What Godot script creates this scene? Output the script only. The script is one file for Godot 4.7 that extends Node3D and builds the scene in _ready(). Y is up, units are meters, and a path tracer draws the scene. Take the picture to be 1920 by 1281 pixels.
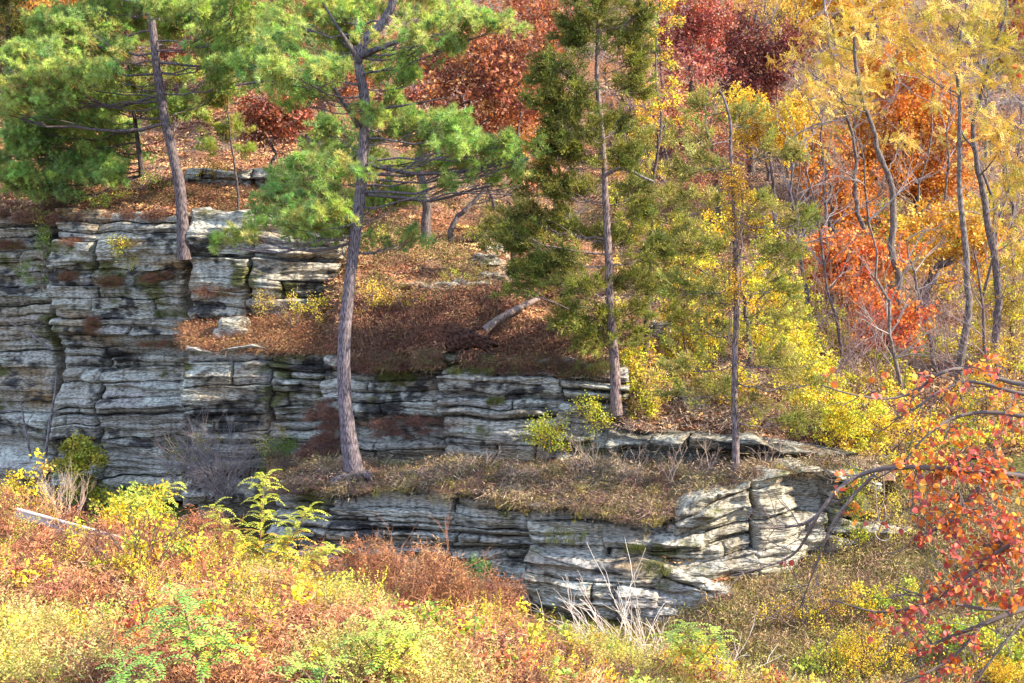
extends Node3D

# ---------------------------------------------------------------- view geometry
const FP := 3045.0            # focal length in photo pixels (1920 wide)
const PITCH := 0.12217        # camera looks 7 degrees down
const EYE := 8.0              # eye height above the valley datum

# the point a photo pixel shows when it lies hd metres in front of the eye (measured level)
func W(px: float, py: float, hd: float) -> Vector3:
	var u := (px - 960.0) / FP
	var v := (py - 640.5) / FP
	var k := cos(PITCH) - v * sin(PITCH)
	return Vector3(hd * u / k, EYE + hd * (-v * cos(PITCH) - sin(PITCH)) / k, -hd)

var rng := RandomNumberGenerator.new()
var noise := FastNoiseLite.new()
var noise2 := FastNoiseLite.new()
func rs(n: int) -> void: rng.seed = n * 7919 + 13
func rf(a: float, b: float) -> float: return rng.randf_range(a, b)
func rdir() -> Vector3:
	var z := rf(-1, 1); var a := rf(0, TAU); var r := sqrt(1.0 - z * z)
	return Vector3(r * cos(a), z, r * sin(a))

# ---------------------------------------------------------------- mesh builder
class MB:
	var v := PackedVector3Array()
	var n := PackedVector3Array()
	var c := PackedColorArray()
	var ix := PackedInt32Array()
	func tri(a: Vector3, b: Vector3, d: Vector3, col: Color) -> void:
		var nn := (d - a).cross(b - a).normalized()
		var i := v.size()
		v.append(a); v.append(b); v.append(d)
		n.append(nn); n.append(nn); n.append(nn)
		c.append(col); c.append(col); c.append(col)
		ix.append(i); ix.append(i + 1); ix.append(i + 2)
	func leaf(p: Vector3, d: Vector3, side: Vector3, ln: float, wd: float, fold: float, col: Color, at := 0.45) -> void:
		var nr := d.cross(side)
		var tip := p + d * ln
		var m := p + d * ln * at + nr * fold
		var l := m + side * wd * 0.5
		var r := m - side * wd * 0.5
		tri(p, l, tip, col); tri(p, tip, r, col)
	# a leaf with a rounded outline of eight points, folded a little along its midrib
	func round_leaf(p: Vector3, d: Vector3, side: Vector3, ln: float, wd: float, fold: float, col: Color) -> void:
		var nr := d.cross(side)
		var sh := [[0.0, 0.0], [0.05, 0.3], [0.3, 0.5], [0.6, 0.42], [0.85, 0.2], [1.0, 0.0]]
		for s in [1.0, -1.0]:
			for k in 5:
				var a: Array = sh[k]; var b: Array = sh[k + 1]
				var m := p + d * ln * 0.4
				var pa: Vector3 = p + d * ln * a[0] + side * wd * a[1] * s + nr * fold * a[1] * 2.0
				var pb: Vector3 = p + d * ln * b[0] + side * wd * b[1] * s + nr * fold * b[1] * 2.0
				if s > 0: tri(m, pa, pb, col)
				else: tri(m, pb, pa, col)
	func tube(pts: Array, rad: Array, sides: int, col: Color, rough := 0.0, cap := false) -> void:
		var m := pts.size()
		var up := Vector3(0.31, 0.17, 0.93)
		var base := v.size()
		for i in m:
			var t: Vector3 = (pts[mini(i + 1, m - 1)] - pts[maxi(i - 1, 0)]).normalized()
			if absf(t.dot(up)) > 0.95: up = Vector3(0.9, 0.2, -0.3)
			var a := t.cross(up).normalized()
			var b := t.cross(a)
			up = a.cross(t)
			for k in sides:
				var an := TAU * k / sides
				var o := a * cos(an) + b * sin(an)
				var rr: float = rad[i]
				if rough > 0.0: rr *= 1.0 + rough * (fposmod(sin(k * 12.9 + i * 78.2 + base) * 43758.5, 1.0) - 0.5)
				v.append(pts[i] + o * rr); n.append(o)
				var j := 0.86 + 0.28 * fposmod(sin(k * 31.7 + i * 11.3) * 9173.1, 1.0)
				c.append(Color(col.r * j, col.g * j, col.b * j))
		for i in m - 1:
			for k in sides:
				var q := base + i * sides + k
				var q2 := base + i * sides + (k + 1) % sides
				ix.append(q); ix.append(q + sides); ix.append(q2)
				ix.append(q2); ix.append(q + sides); ix.append(q2 + sides)
		if cap:
			for e in [0, m - 1]:
				var ci := v.size()
				v.append(pts[e]); n.append((pts[e] - pts[1 if e == 0 else m - 2]).normalized()); c.append(Color(col.r * 1.5, col.g * 1.4, col.b * 1.2))
				for k in sides:
					ix.append(ci); ix.append(base + e * sides + k); ix.append(base + e * sides + (k + 1) % sides)
	# a sheet of rows x cols points with smooth normals
	func grid(pts: PackedVector3Array, cols: PackedColorArray, nx: int, ny: int, flip := false) -> void:
		var base := v.size()
		for j in ny:
			for i in nx:
				var q := j * nx + i
				var dx := pts[j * nx + mini(i + 1, nx - 1)] - pts[j * nx + maxi(i - 1, 0)]
				var dy := pts[mini(j + 1, ny - 1) * nx + i] - pts[maxi(j - 1, 0) * nx + i]
				var nn := dy.cross(dx).normalized()
				if flip: nn = -nn
				v.append(pts[q]); n.append(nn); c.append(cols[q])
		for j in ny - 1:
			for i in nx - 1:
				var q := base + j * nx + i
				if flip:
					ix.append(q); ix.append(q + nx); ix.append(q + 1)
					ix.append(q + 1); ix.append(q + nx); ix.append(q + nx + 1)
				else:
					ix.append(q); ix.append(q + 1); ix.append(q + nx)
					ix.append(q + 1); ix.append(q + nx + 1); ix.append(q + nx)
	func mesh(mat) -> ArrayMesh:
		var a := []
		a.resize(Mesh.ARRAY_MAX)
		a[Mesh.ARRAY_VERTEX] = v; a[Mesh.ARRAY_NORMAL] = n; a[Mesh.ARRAY_COLOR] = c; a[Mesh.ARRAY_INDEX] = ix
		var me := ArrayMesh.new()
		me.add_surface_from_arrays(Mesh.PRIMITIVE_TRIANGLES, a)
		if mat: me.surface_set_material(0, mat)
		return me

func put(called: String, mesh: Mesh, parent: Node = null) -> MeshInstance3D:
	var o := MeshInstance3D.new()
	o.name = called
	o.mesh = mesh
	(parent if parent else self).add_child(o, true)
	if parent and org.has(parent): o.position = -org[parent]
	return o

var used_names := {}
func numbered(called: String) -> String:
	var k: int = used_names.get(called, 0)
	used_names[called] = k + 1
	return called if k == 0 else "%s_%03d" % [called, k]

func tag(o: Node, label: String, category: String, group := "") -> Node:
	o.set_meta("label", label); o.set_meta("category", category)
	if group != "": o.set_meta("group", group)
	return o
func structure(o: Node, label := "") -> Node:
	o.set_meta("kind", "structure")
	if label != "": o.set_meta("label", label)
	return o
var org := {}
func thing(called: String, label: String, category: String, group := "", base := Vector3.ZERO) -> Node3D:
	var o := Node3D.new()
	o.name = numbered(called)
	add_child(o)
	o.position = base
	org[o] = base
	tag(o, label, category, group)
	return o

# copies of a small sprig, one colour each, joined into one part
func scatter(called: String, mesh: Mesh, xf: Array, cols: PackedColorArray, parent: Node = null) -> MultiMeshInstance3D:
	var mm := MultiMesh.new()
	mm.transform_format = MultiMesh.TRANSFORM_3D
	mm.use_colors = true
	mm.mesh = mesh
	mm.instance_count = xf.size()
	var b := PackedFloat32Array()
	b.resize(xf.size() * 16)
	var k := 0
	for i in xf.size():
		var t: Transform3D = xf[i]
		b[k] = t.basis.x.x; b[k + 1] = t.basis.y.x; b[k + 2] = t.basis.z.x; b[k + 3] = t.origin.x
		b[k + 4] = t.basis.x.y; b[k + 5] = t.basis.y.y; b[k + 6] = t.basis.z.y; b[k + 7] = t.origin.y
		b[k + 8] = t.basis.x.z; b[k + 9] = t.basis.y.z; b[k + 10] = t.basis.z.z; b[k + 11] = t.origin.z
		b[k + 12] = cols[i].r; b[k + 13] = cols[i].g; b[k + 14] = cols[i].b; b[k + 15] = 1.0
		k += 16
	mm.buffer = b
	var o := MultiMeshInstance3D.new()
	o.name = called
	o.multimesh = mm
	o.set_meta("kind", "stuff")
	(parent if parent else self).add_child(o, true)
	if parent and org.has(parent): o.position = -org[parent]
	return o

# basis whose y runs along d, turned at random about it
func along(d: Vector3, s: float) -> Basis:
	var y := d.normalized()
	var x := y.cross(rdir()).normalized()
	return Basis(x * s, y * s, x.cross(y) * s)
func vary(c: Color, a := 0.22, h := 0.12) -> Color:
	var k := 1.0 + rf(-a, a)
	return Color(c.r * k * (1.0 + rf(-h, h) * 0.5), c.g * k * (1.0 + rf(-h, h)), c.b * k * (1.0 + rf(-h, h)))
func mixc(a: Color, b: Color, t: float) -> Color: return a.lerp(b, clampf(t, 0, 1))

# ---------------------------------------------------------------- materials
var M := {}
func noise_tex(freq: float, kind: int, ramp: Array, size := 512, oct := 5, seed_n := 1, normal := false) -> NoiseTexture2D:
	var f := FastNoiseLite.new()
	f.noise_type = kind
	f.frequency = freq
	f.fractal_octaves = oct
	f.seed = seed_n
	var t := NoiseTexture2D.new()
	t.width = size; t.height = size
	t.seamless = true
	t.noise = f
	if normal:
		t.as_normal_map = true; t.bump_strength = 6.0
	elif ramp.size() > 0:
		var g := Gradient.new()
		var off := PackedFloat32Array(); var cc := PackedColorArray()
		for r in ramp:
			off.append(r[0]); cc.append(r[1])
		g.offsets = off; g.colors = cc
		t.color_ramp = g
	return t
func leaf_mat(called: String, back: Color, rough := 0.55) -> StandardMaterial3D:
	var m := StandardMaterial3D.new()
	m.resource_name = called
	m.vertex_color_use_as_albedo = true
	m.roughness = rough
	m.metallic_specular = 0.35
	m.cull_mode = BaseMaterial3D.CULL_DISABLED
	if back.r > 0.0:
		m.backlight_enabled = true
		m.backlight = back
	return m
func make_materials() -> void:
	var rock := StandardMaterial3D.new()
	rock.resource_name = "sandstone"
	rock.vertex_color_use_as_albedo = true
	rock.roughness = 0.92
	rock.metallic_specular = 0.3
	rock.uv1_triplanar = true
	rock.uv1_world_triplanar = true
	rock.uv1_scale = Vector3(0.30, 1.3, 0.30)
	rock.albedo_texture = noise_tex(0.026, FastNoiseLite.TYPE_SIMPLEX_SMOOTH, [[0.0, Color(0.36, 0.35, 0.34)], [0.34, Color(0.56, 0.55, 0.53)], [0.46, Color(0.80, 0.79, 0.76)], [0.6, Color(0.93, 0.92, 0.88)], [1.0, Color(1, 1, 0.97)]], 1024, 7, 5)
	rock.heightmap_enabled = true
	rock.heightmap_texture = noise_tex(0.02, FastNoiseLite.TYPE_SIMPLEX_SMOOTH, [], 1024, 6, 9)
	rock.heightmap_scale = 5.0
	M.rock = rock
	var soil := StandardMaterial3D.new()
	soil.resource_name = "leaf_littered_soil"
	soil.vertex_color_use_as_albedo = true
	soil.roughness = 1.0
	soil.metallic_specular = 0.2
	soil.uv1_triplanar = true
	soil.uv1_world_triplanar = true
	soil.uv1_scale = Vector3(0.5, 0.5, 0.5)
	soil.albedo_texture = noise_tex(0.05, FastNoiseLite.TYPE_SIMPLEX_SMOOTH, [[0.0, Color(0.35, 0.33, 0.33)], [0.45, Color(0.62, 0.58, 0.55)], [0.6, Color(0.95, 0.9, 0.84)], [1.0, Color(1, 1, 1)]], 512, 5, 11)
	M.soil = soil
	var bark := StandardMaterial3D.new()
	bark.resource_name = "bark"
	bark.vertex_color_use_as_albedo = true
	bark.roughness = 0.9
	bark.metallic_specular = 0.25
	bark.uv1_triplanar = true
	bark.uv1_world_triplanar = true
	bark.uv1_scale = Vector3(2.6, 0.45, 2.6)
	bark.albedo_texture = noise_tex(0.03, FastNoiseLite.TYPE_SIMPLEX_SMOOTH, [[0.0, Color(0.38, 0.36, 0.36)], [0.42, Color(0.58, 0.56, 0.56)], [0.55, Color(0.9, 0.88, 0.88)], [1.0, Color(1, 1, 1)]], 512, 5, 21)
	M.bark = bark
	M.needle = leaf_mat("needles", Color(0.85, 0.85, 0.6), 0.55)
	M.leaf = leaf_mat("leaves", Color(0.8, 0.75, 0.6), 0.5)
	M.dry = leaf_mat("dry_stalks", Color(0.25, 0.22, 0.18), 0.85)
	M.wood = leaf_mat("weathered_wood", Color(0, 0, 0), 0.85)
	M.twig = leaf_mat("twig_bark", Color(0, 0, 0), 0.85)

# ---------------------------------------------------------------- sprig shapes
var S := {}
func make_sprigs() -> void:
	# pine: a twig with tufts of long thin needles
	for k in 2:
		rs(100 + k)
		var b := MB.new()
		var tw := [Vector3.ZERO, Vector3(0.01, 0.11, 0.0), Vector3(0.0, 0.22, 0.02), Vector3(-0.01, 0.30, 0.02)]
		b.tube(tw, [0.008, 0.006, 0.005, 0.003], 3, Color(0.9, 0.45, 0.5))
		for j in 7:
			var t := 0.25 + 0.75 * j / 6.0
			var p := Vector3(rf(-0.02, 0.02), 0.30 * t, rf(-0.02, 0.02))
			if j < 5:
				var sd := Vector3(rf(-1, 1), rf(0.2, 0.9), rf(-1, 1)).normalized()
				p += sd * rf(0.04, 0.14)
			var ax := (Vector3(0, 1, 0) + rdir() * 0.7).normalized()
			var tone := rf(0.65, 1.3)
			for q in 24:
				var d := (rdir() + ax * 0.85).normalized()
				var s := d.cross(rdir()).normalized() * rf(0.0034, 0.0055)
				var g := tone * rf(0.75, 1.2)
				b.tri(p - s, p + s, p + d * rf(0.07, 0.115), Color(g * rf(0.85, 1.2), g, g * rf(0.7, 1.1)))
		S["pine%d" % k] = b.mesh(M.needle)
	# cedar: a feathery spray of short scale-like shoots
	for k in 2:
		rs(120 + k)
		var b := MB.new()
		b.tube([Vector3.ZERO, Vector3(0, 0.15, 0.01), Vector3(0.01, 0.3, 0)], [0.006, 0.005, 0.002], 3, Color(1.1, 0.75, 0.9))
		for j in 22:
			var p := Vector3(0, rf(0.04, 0.3), 0)
			var d := Vector3(rf(-1, 1), rf(0.3, 1.1), rf(-1, 1)).normalized()
			var ln := rf(0.06, 0.14)
			for q in 7:
				var pp := p + d * ln * q / 6.0
				var d2 := (d + rdir() * 0.75).normalized()
				var s := d2.cross(rdir()).normalized() * rf(0.005, 0.008)
				var g := rf(0.55, 1.3)
				b.tri(pp - s, pp + s, pp + d2 * rf(0.03, 0.055), Color(g, g, g * 0.9))
		S["cedar%d" % k] = b.mesh(M.needle)
	# broad leaves: a short twig with drooping leaves; oak (long) and maple (wide)
	var kinds := {"oak": [19, 0.095, 0.055, 0.26], "maple": [19, 0.075, 0.066, 0.26], "small": [22, 0.055, 0.04, 0.2], "tiny": [26, 0.032, 0.022, 0.16]}
	for kn in kinds:
		var q: Array = kinds[kn]
		for k in 2:
			rs(140 + k + kn.length() * 5)
			var b := MB.new()
			b.tube([Vector3.ZERO, Vector3(0.01, q[3] * 0.5, 0), Vector3(0, q[3], 0.02)], [0.005, 0.004, 0.002], 3, Color(0.28, 0.3, 0.8))
			for j in q[0]:
				var p := Vector3(0, rf(0.1, 1.0) * q[3], 0)
				var d := Vector3(rf(-1, 1), rf(-0.7, 0.8), rf(-1, 1)).normalized()
				p += d * rf(0.0, 0.11)
				var s := d.cross(rdir()).normalized()
				var g := rf(0.6, 1.25)
				b.leaf(p, d, s, q[1] * rf(0.7, 1.2), q[2] * rf(0.7, 1.2), rf(-0.02, 0.02), Color(g * rf(0.9, 1.1), g * rf(0.85, 1.15), g * rf(0.8, 1.2)))
			S[kn + str(k)] = b.mesh(M.leaf)
	# locust: pinnate leaves of many small leaflets, drooping
	for k in 2:
		rs(170 + k)
		var b := MB.new()
		for f in 3:
			var d := Vector3(rf(-1, 1), rf(0.1, 0.7), rf(-1, 1)).normalized()
			var p := Vector3.ZERO
			for j in 8:
				p += d * 0.030
				d = (d + Vector3(0, -0.09, 0)).normalized()
				var s := d.cross(Vector3.UP).normalized()
				for sg in [-1.0, 1.0]:
					var g := rf(0.7, 1.2)
					b.leaf(p, (s * sg + d * 0.3 + rdir() * 0.15).normalized(), d, rf(0.036, 0.055), 0.021, 0.003, Color(g * rf(0.9, 1.1), g, g * rf(0.8, 1.1)))
		S["locust%d" % k] = b.mesh(M.leaf)
	# dead fern and vine tangle: thin curled stalks
	for k in 2:
		rs(180 + k)
		var b := MB.new()
		for f in 34:
			var d := Vector3(rf(-1, 1), rf(0.1, 1.1), rf(-1, 1)).normalized()
			var p := Vector3(rf(-0.13, 0.13), 0, rf(-0.13, 0.13))
			var g := rf(0.5, 1.25)
			for j in 4:
				var e := p + d * rf(0.03, 0.07)
				var s := d.cross(rdir()).normalized() * rf(0.002, 0.0065)
				b.tri(p - s, p + s, e, Color(g, g * rf(0.9, 1.1), g * rf(0.85, 1.15)))
				p = e
				d = (d + rdir() * 0.6 + Vector3(0, -0.35, 0)).normalized()
		S["fern%d" % k] = b.mesh(M.dry)
	# fallen leaves: a loose patch lying on the ground
	for k in 2:
		rs(190 + k)
		var b := MB.new()
		for f in 16:
			var a := rf(0, TAU)
			var d := Vector3(cos(a), rf(-0.1, 0.5), sin(a)).normalized()
			var s := d.cross(Vector3.UP + rdir() * 0.5).normalized()
			var g := rf(0.5, 1.35)
			b.leaf(Vector3(rf(-0.2, 0.2), rf(0.0, 0.03), rf(-0.2, 0.2)), d, s, rf(0.06, 0.11), rf(0.035, 0.06), 0.012, Color(g, g * rf(0.85, 1.15), g * rf(0.8, 1.2)))
		S["litter%d" % k] = b.mesh(M.dry)
	# grass and weeds: upright blades
	for k in 2:
		rs(200 + k)
		var b := MB.new()
		for f in 16:
			var p := Vector3(rf(-0.08, 0.08), 0, rf(-0.08, 0.08))
			var d := Vector3(rf(-0.5, 0.5), 1, rf(-0.5, 0.5)).normalized()
			var s := d.cross(rdir()).normalized() * 0.005
			var g := rf(0.6, 1.25)
			var h := rf(0.1, 0.3)
			var bend := Vector3(d.x, -0.1, d.z) * h * 0.4
			var col := Color(g, g * rf(0.9, 1.1), g)
			b.tri(p - s, p + s, p + d * h * 0.6, col)
			b.tri(p + d * h * 0.35 - s * 0.8, p + d * h * 0.35 + s * 0.8, p + d * h + bend, col)
		S["grass%d" % k] = b.mesh(M.leaf)
	# goldenrod-like weed: an upright stalk full of tiny leaves
	for k in 2:
		rs(210 + k)
		var b := MB.new()
		for st in 6:
			var lean := Vector3(rf(-0.6, 0.6), 1, rf(-0.6, 0.6)).normalized()
			for j in 16:
				var p := lean * (0.03 + 0.30 * j / 15.0)
				var d := Vector3(rf(-1, 1), rf(0.0, 0.8), rf(-1, 1)).normalized()
				var g := rf(0.65, 1.25)
				b.leaf(p, d, d.cross(rdir()).normalized(), rf(0.016, 0.034), 0.010, 0.002, Color(g * rf(0.9, 1.1), g, g * rf(0.8, 1.2)))
		S["weed%d" % k] = b.mesh(M.leaf)
# one pinnate leaf of a locust or sumac, leaflets in pairs along a bending stalk
func frond(sd: int, pairs: int, ln: float, wd: float) -> Mesh:
	rs(sd)
	var b := MB.new()
	var p := Vector3.ZERO
	var d := Vector3(0, 0.75, 0.65).normalized()
	var line := [p]
	for j in pairs:
		p += d * ln
		line.append(p)
		d = (d + Vector3(rf(-0.05, 0.05), -0.13, 0.02)).normalized()
		var s := d.cross(Vector3.UP).normalized()
		var big := 0.6 + 0.5 * sin(PI * (j + 1.0) / (pairs + 1.0))
		for sg in [-1.0, 1.0]:
			var g := rf(0.8, 1.15)
			var dd: Vector3 = (s * sg + d * 0.35 + rdir() * 0.12 + Vector3(0, -0.1, 0)).normalized()
			b.leaf(p, dd, d, wd * 2.6 * big, wd * big * 1.15, 0.003, Color(g * rf(0.93, 1.07), g, g * rf(0.85, 1.1)), 0.5)
	b.leaf(p, d, d.cross(Vector3.UP).normalized(), wd * 2.4, wd, 0.003, Color(1, 1, 1), 0.5)
	b.tube(line, taper_fixed(line.size(), 0.0035, 0.0015), 3, Color(0.8, 0.5, 0.6))
	return b.mesh(null)
func taper_fixed(n: int, a: float, c: float) -> Array:
	var r := []
	for i in n: r.append(lerpf(a, c, i / float(n - 1)))
	return r
func sprig(kind: String) -> Mesh: return S[kind + str(rng.randi() % 2)]

# ---------------------------------------------------------------- lie of the land
# hillside: for photo columns, how far the ground is at photo rows
const HILL := [
	[-700, [[405, 38.5], [300, 43.0], [100, 50.0], [-200, 62.0], [-900, 84.0]]],
	[0, [[405, 36.2], [300, 41.0], [100, 48.0], [-200, 60.0], [-900, 82.0]]],
	[350, [[405, 34.2], [340, 36.0], [300, 39.0], [100, 48.0], [-200, 60.0], [-900, 82.0]]],
	[560, [[408, 33.6], [340, 36.4], [300, 39.4], [100, 48.4], [-200, 60.0], [-900, 82.0]]],
	[650, [[664, 30.6], [540, 32.6], [460, 34.0], [400, 35.6], [340, 37.8], [300, 40.4], [0, 54.0], [-900, 82.0]]],
	[850, [[664, 29.7], [552, 32.4], [480, 34.8], [400, 38.2], [300, 43.0], [0, 56.0], [-900, 82.0]]],
	[1150, [[690, 29.4], [600, 32.0], [500, 35.0], [400, 39.0], [300, 44.0], [0, 57.0], [-900, 82.0]]],
	[1182, [[806, 28.9], [700, 29.7], [600, 32.2], [500, 35.3], [400, 39.6], [300, 44.5], [0, 57.5], [-900, 82.5]]],
	[1260, [[806, 28.9], [790, 29.2], [700, 30.7], [600, 33.5], [450, 39.5], [300, 46.0], [0, 60.0], [-900, 84.0]]],
	[1400, [[822, 28.3], [700, 31.0], [600, 34.5], [450, 41.0], [300, 48.0], [0, 62.0], [-900, 85.0]]],
	[1700, [[862, 29.6], [700, 34.0], [600, 38.0], [300, 50.0], [0, 64.0], [-900, 86.0]]],
	[2700, [[862, 31.0], [700, 36.0], [600, 40.0], [300, 52.0], [0, 66.0], [-900, 88.0]]]]
func knots(k: Array, py: float) -> float:
	if py >= k[0][0]: return k[0][1]
	for i in k.size() - 1:
		if py >= k[i + 1][0]:
			return lerpf(k[i][1], k[i + 1][1], (k[i][0] - py) / (k[i][0] - k[i + 1][0]))
	return k[-1][1]
func hill_hd(px: float, py: float) -> float:
	for i in HILL.size() - 1:
		if px <= HILL[i + 1][0] or i == HILL.size() - 2:
			var t := clampf((px - HILL[i][0]) / float(HILL[i + 1][0] - HILL[i][0]), 0, 1)
			return lerpf(knots(HILL[i][1], py), knots(HILL[i + 1][1], py), t)
	return 40.0
func hill_low(px: float) -> float:
	for i in HILL.size() - 1:
		if px <= HILL[i + 1][0]:
			var t := clampf((px - HILL[i][0]) / float(HILL[i + 1][0] - HILL[i][0]), 0, 1)
			return lerpf(HILL[i][1][0][0], HILL[i + 1][1][0][0], t)
	return 862.0
func hill(px: float, py: float) -> Vector3: return W(px, py, hill_hd(px, py))
func bumpy(p: Vector3, a: float) -> Vector3:
	return p + Vector3(0, a * noise.get_noise_2d(p.x * 40.0, p.z * 40.0) + a * 0.4 * noise.get_noise_2d(p.x * 170.0, p.z * 170.0), 0)

var litter_cols := [Color(0.34, 0.15, 0.075), Color(0.25, 0.105, 0.06), Color(0.42, 0.22, 0.10), Color(0.19, 0.085, 0.06), Color(0.5, 0.3, 0.1)]

func sheet(called: String, nx: int, ny: int, f: Callable, cf: Callable, parent: Node = null, flip := false) -> MeshInstance3D:
	var pts := PackedVector3Array(); var cc := PackedColorArray()
	for j in ny:
		for i in nx:
			var p: Vector3 = f.call(i / float(nx - 1), j / float(ny - 1))
			pts.append(p); cc.append(cf.call(p))
	var b := MB.new()
	b.grid(pts, cc, nx, ny, flip)
	return put(called, b.mesh(M.soil), parent)

func soil_col(p: Vector3) -> Color:
	var a := noise.get_noise_3d(p.x * 60.0, p.y * 60.0, p.z * 60.0)
	var b := noise2.get_noise_3d(p.x * 25.0, p.y * 25.0, p.z * 25.0)
	var c := mixc(Color(0.20, 0.10, 0.06), Color(0.33, 0.17, 0.09), 0.5 + a)
	return mixc(c, Color(0.24, 0.19, 0.14), 0.3 + b * 1.6)
func grass_col(p: Vector3) -> Color:
	var a := noise.get_noise_3d(p.x * 60.0, p.y * 60.0, p.z * 60.0)
	return mixc(Color(0.15, 0.10, 0.05), Color(0.14, 0.15, 0.045), 0.5 + a)

# ledge soil in front of the upper cliff: columns of [photo x, front row, front distance, back row, back distance]
const LEDGE := [[500, 915, 28.6, 862, 31.2], [620, 922, 28.0, 868, 30.6], [800, 922, 27.4, 866, 30.0], [1003, 942, 26.7, 862, 29.4], [1100, 958, 26.1, 858, 29.2], [1200, 978, 25.9, 866, 28.9], [1260, 966, 26.0, 869, 28.6], [1310, 946, 26.2, 872, 28.5], [1360, 924, 26.35, 872, 28.3], [1420, 902, 26.5, 873, 28.2], [1480, 889, 26.7, 874, 28.2], [1560, 880, 27.0, 868, 28.6], [1680, 900, 27.8, 864, 29.6]]
func ledge(px: float, t: float) -> Vector3:
	for i in LEDGE.size() - 1:
		if px <= LEDGE[i + 1][0] or i == LEDGE.size() - 2:
			var k := clampf((px - LEDGE[i][0]) / float(LEDGE[i + 1][0] - LEDGE[i][0]), 0, 1)
			var a := W(px, lerpf(LEDGE[i][1], LEDGE[i + 1][1], k), lerpf(LEDGE[i][2], LEDGE[i + 1][2], k))
			var b := W(px, lerpf(LEDGE[i][3], LEDGE[i + 1][3], k), lerpf(LEDGE[i][4], LEDGE[i + 1][4], k))
			var p := a.lerp(b, t)
			p.y += 0.10 * sin(t * PI)
			return p
	return Vector3.ZERO

# near slope: columns of [photo x, row of its far brow, distance of the brow, distance at the lower picture edge]
const NEAR := [[-900, 930, 16.5, 9.5], [0, 985, 16.0, 9.2], [300, 1060, 15.5, 9.0], [450, 1110, 15.2, 9.0], [600, 1160, 15.0, 9.0], [800, 1210, 14.8, 9.2], [1000, 1262, 14.5, 9.6], [1400, 1370, 14.0, 10.5], [1800, 1420, 13.0, 10.0], [2800, 1560, 12.0, 9.0]]
func near_pt(px: float, t: float) -> Vector3:
	for i in NEAR.size() - 1:
		if px <= NEAR[i + 1][0] or i == NEAR.size() - 2:
			var k := clampf((px - NEAR[i][0]) / float(NEAR[i + 1][0] - NEAR[i][0]), 0, 1)
			var br := lerpf(NEAR[i][1], NEAR[i + 1][1], k)
			var bd := lerpf(NEAR[i][2], NEAR[i + 1][2], k)
			var nd := lerpf(NEAR[i][3], NEAR[i + 1][3], k)
			var p2 := W(px, br, bd)
			var p1 := W(px, maxf(1281.0, br + 60.0), nd)
			var p0 := Vector3(p1.x * 0.35, 6.2, -2.5)
			var p3 := p2 + Vector3(0, -1.3, -2.0)
			var p4 := Vector3(p3.x, 0.1, p3.z - 4.5)
			var q := [p0 * 2.0 - p1, p0, p1, p2, p3, p4, p4 * 2.0 - p3]
			var s := clampf(t, 0, 1) * 3.999
			var m := int(s)
			return (q[m + 1] as Vector3).cubic_interpolate(q[m + 2], q[m], q[m + 3], s - m)
	return Vector3.ZERO

func valley_y(x: float, hd: float) -> float:
	var y := 0.25 + 0.10 * noise.get_noise_2d(x * 30.0, hd * 30.0)
	var right := smoothstep(4.0, 7.0, x)
	var talus := smoothstep(2.2, 3.6, x) * smoothstep(22.5, 25.5, hd) * 0.55
	y += talus
	y += right * smoothstep(24.5, 30.0, hd) * 1.35
	y += smoothstep(8.0, 30.0, x) * smoothstep(20.0, 34.0, hd) * 2.0
	return y

func mound(p: Vector3) -> Vector3:
	return bumpy(p, 0.12) + Vector3(0, 0.30 * noise2.get_noise_2d(p.x * 70.0 + 12.0, p.z * 55.0), 0)
func near_col(p: Vector3) -> Color:
	return mixc(Color(0.09, 0.05, 0.035), Color(0.17, 0.09, 0.055), 0.5 + noise.get_noise_3d(p.x * 90.0, p.y * 90.0, p.z * 90.0))
func build_land() -> void:
	var hs := sheet("hillside", 150, 110,
		func(u, v):
			var px := lerpf(-700, 2700, u)
			var lo := hill_low(px)
			var py := lerpf(lo, -900.0, pow(v, 1.6))
			return bumpy(hill(px, py), 0.20 + 0.4 * v),
		soil_col, null, true)
	structure(hs, "wooded hillside covered in brown leaf litter")
	var pa := sheet("path", 7, 40,
		func(u, v):
			var py := lerpf(532, 395, v)
			var mid: float = 928.0 + 14.0 * sin(v * 7.0) - 6.0 * v
			var hw := lerpf(26, 9, v)
			return bumpy(hill(mid + (u - 0.5) * 2.0 * hw, py), 0.20) + Vector3(0, 0.035, 0),
		func(p): return mixc(Color(0.50, 0.36, 0.26), Color(0.60, 0.47, 0.36), 0.5 + noise.get_noise_3d(p.x * 120.0, p.y * 120.0, p.z * 120.0)), null, true)
	structure(pa, "pale worn footpath climbing the leaf-covered slope")
	var ld := sheet("rock_ledge_soil", 130, 16,
		func(u, v): return bumpy(ledge(lerpf(500, 1680, u), lerpf(0.0, 1.12, v)), 0.20),
		soil_col, null, true)
	structure(ld)
	var vf := sheet("valley_floor", 120, 60,
		func(u, v):
			var x := lerpf(-30, 40, u); var hd := lerpf(15, 38, v)
			return Vector3(x, valley_y(x, hd), -hd),
		grass_col, null, true)
	structure(vf)
	var nf := sheet("near_slope", 110, 70,
		func(u, v): return mound(near_pt(lerpf(-900, 2800, u), v)),
		near_col, null, true)
	structure(nf)

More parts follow.
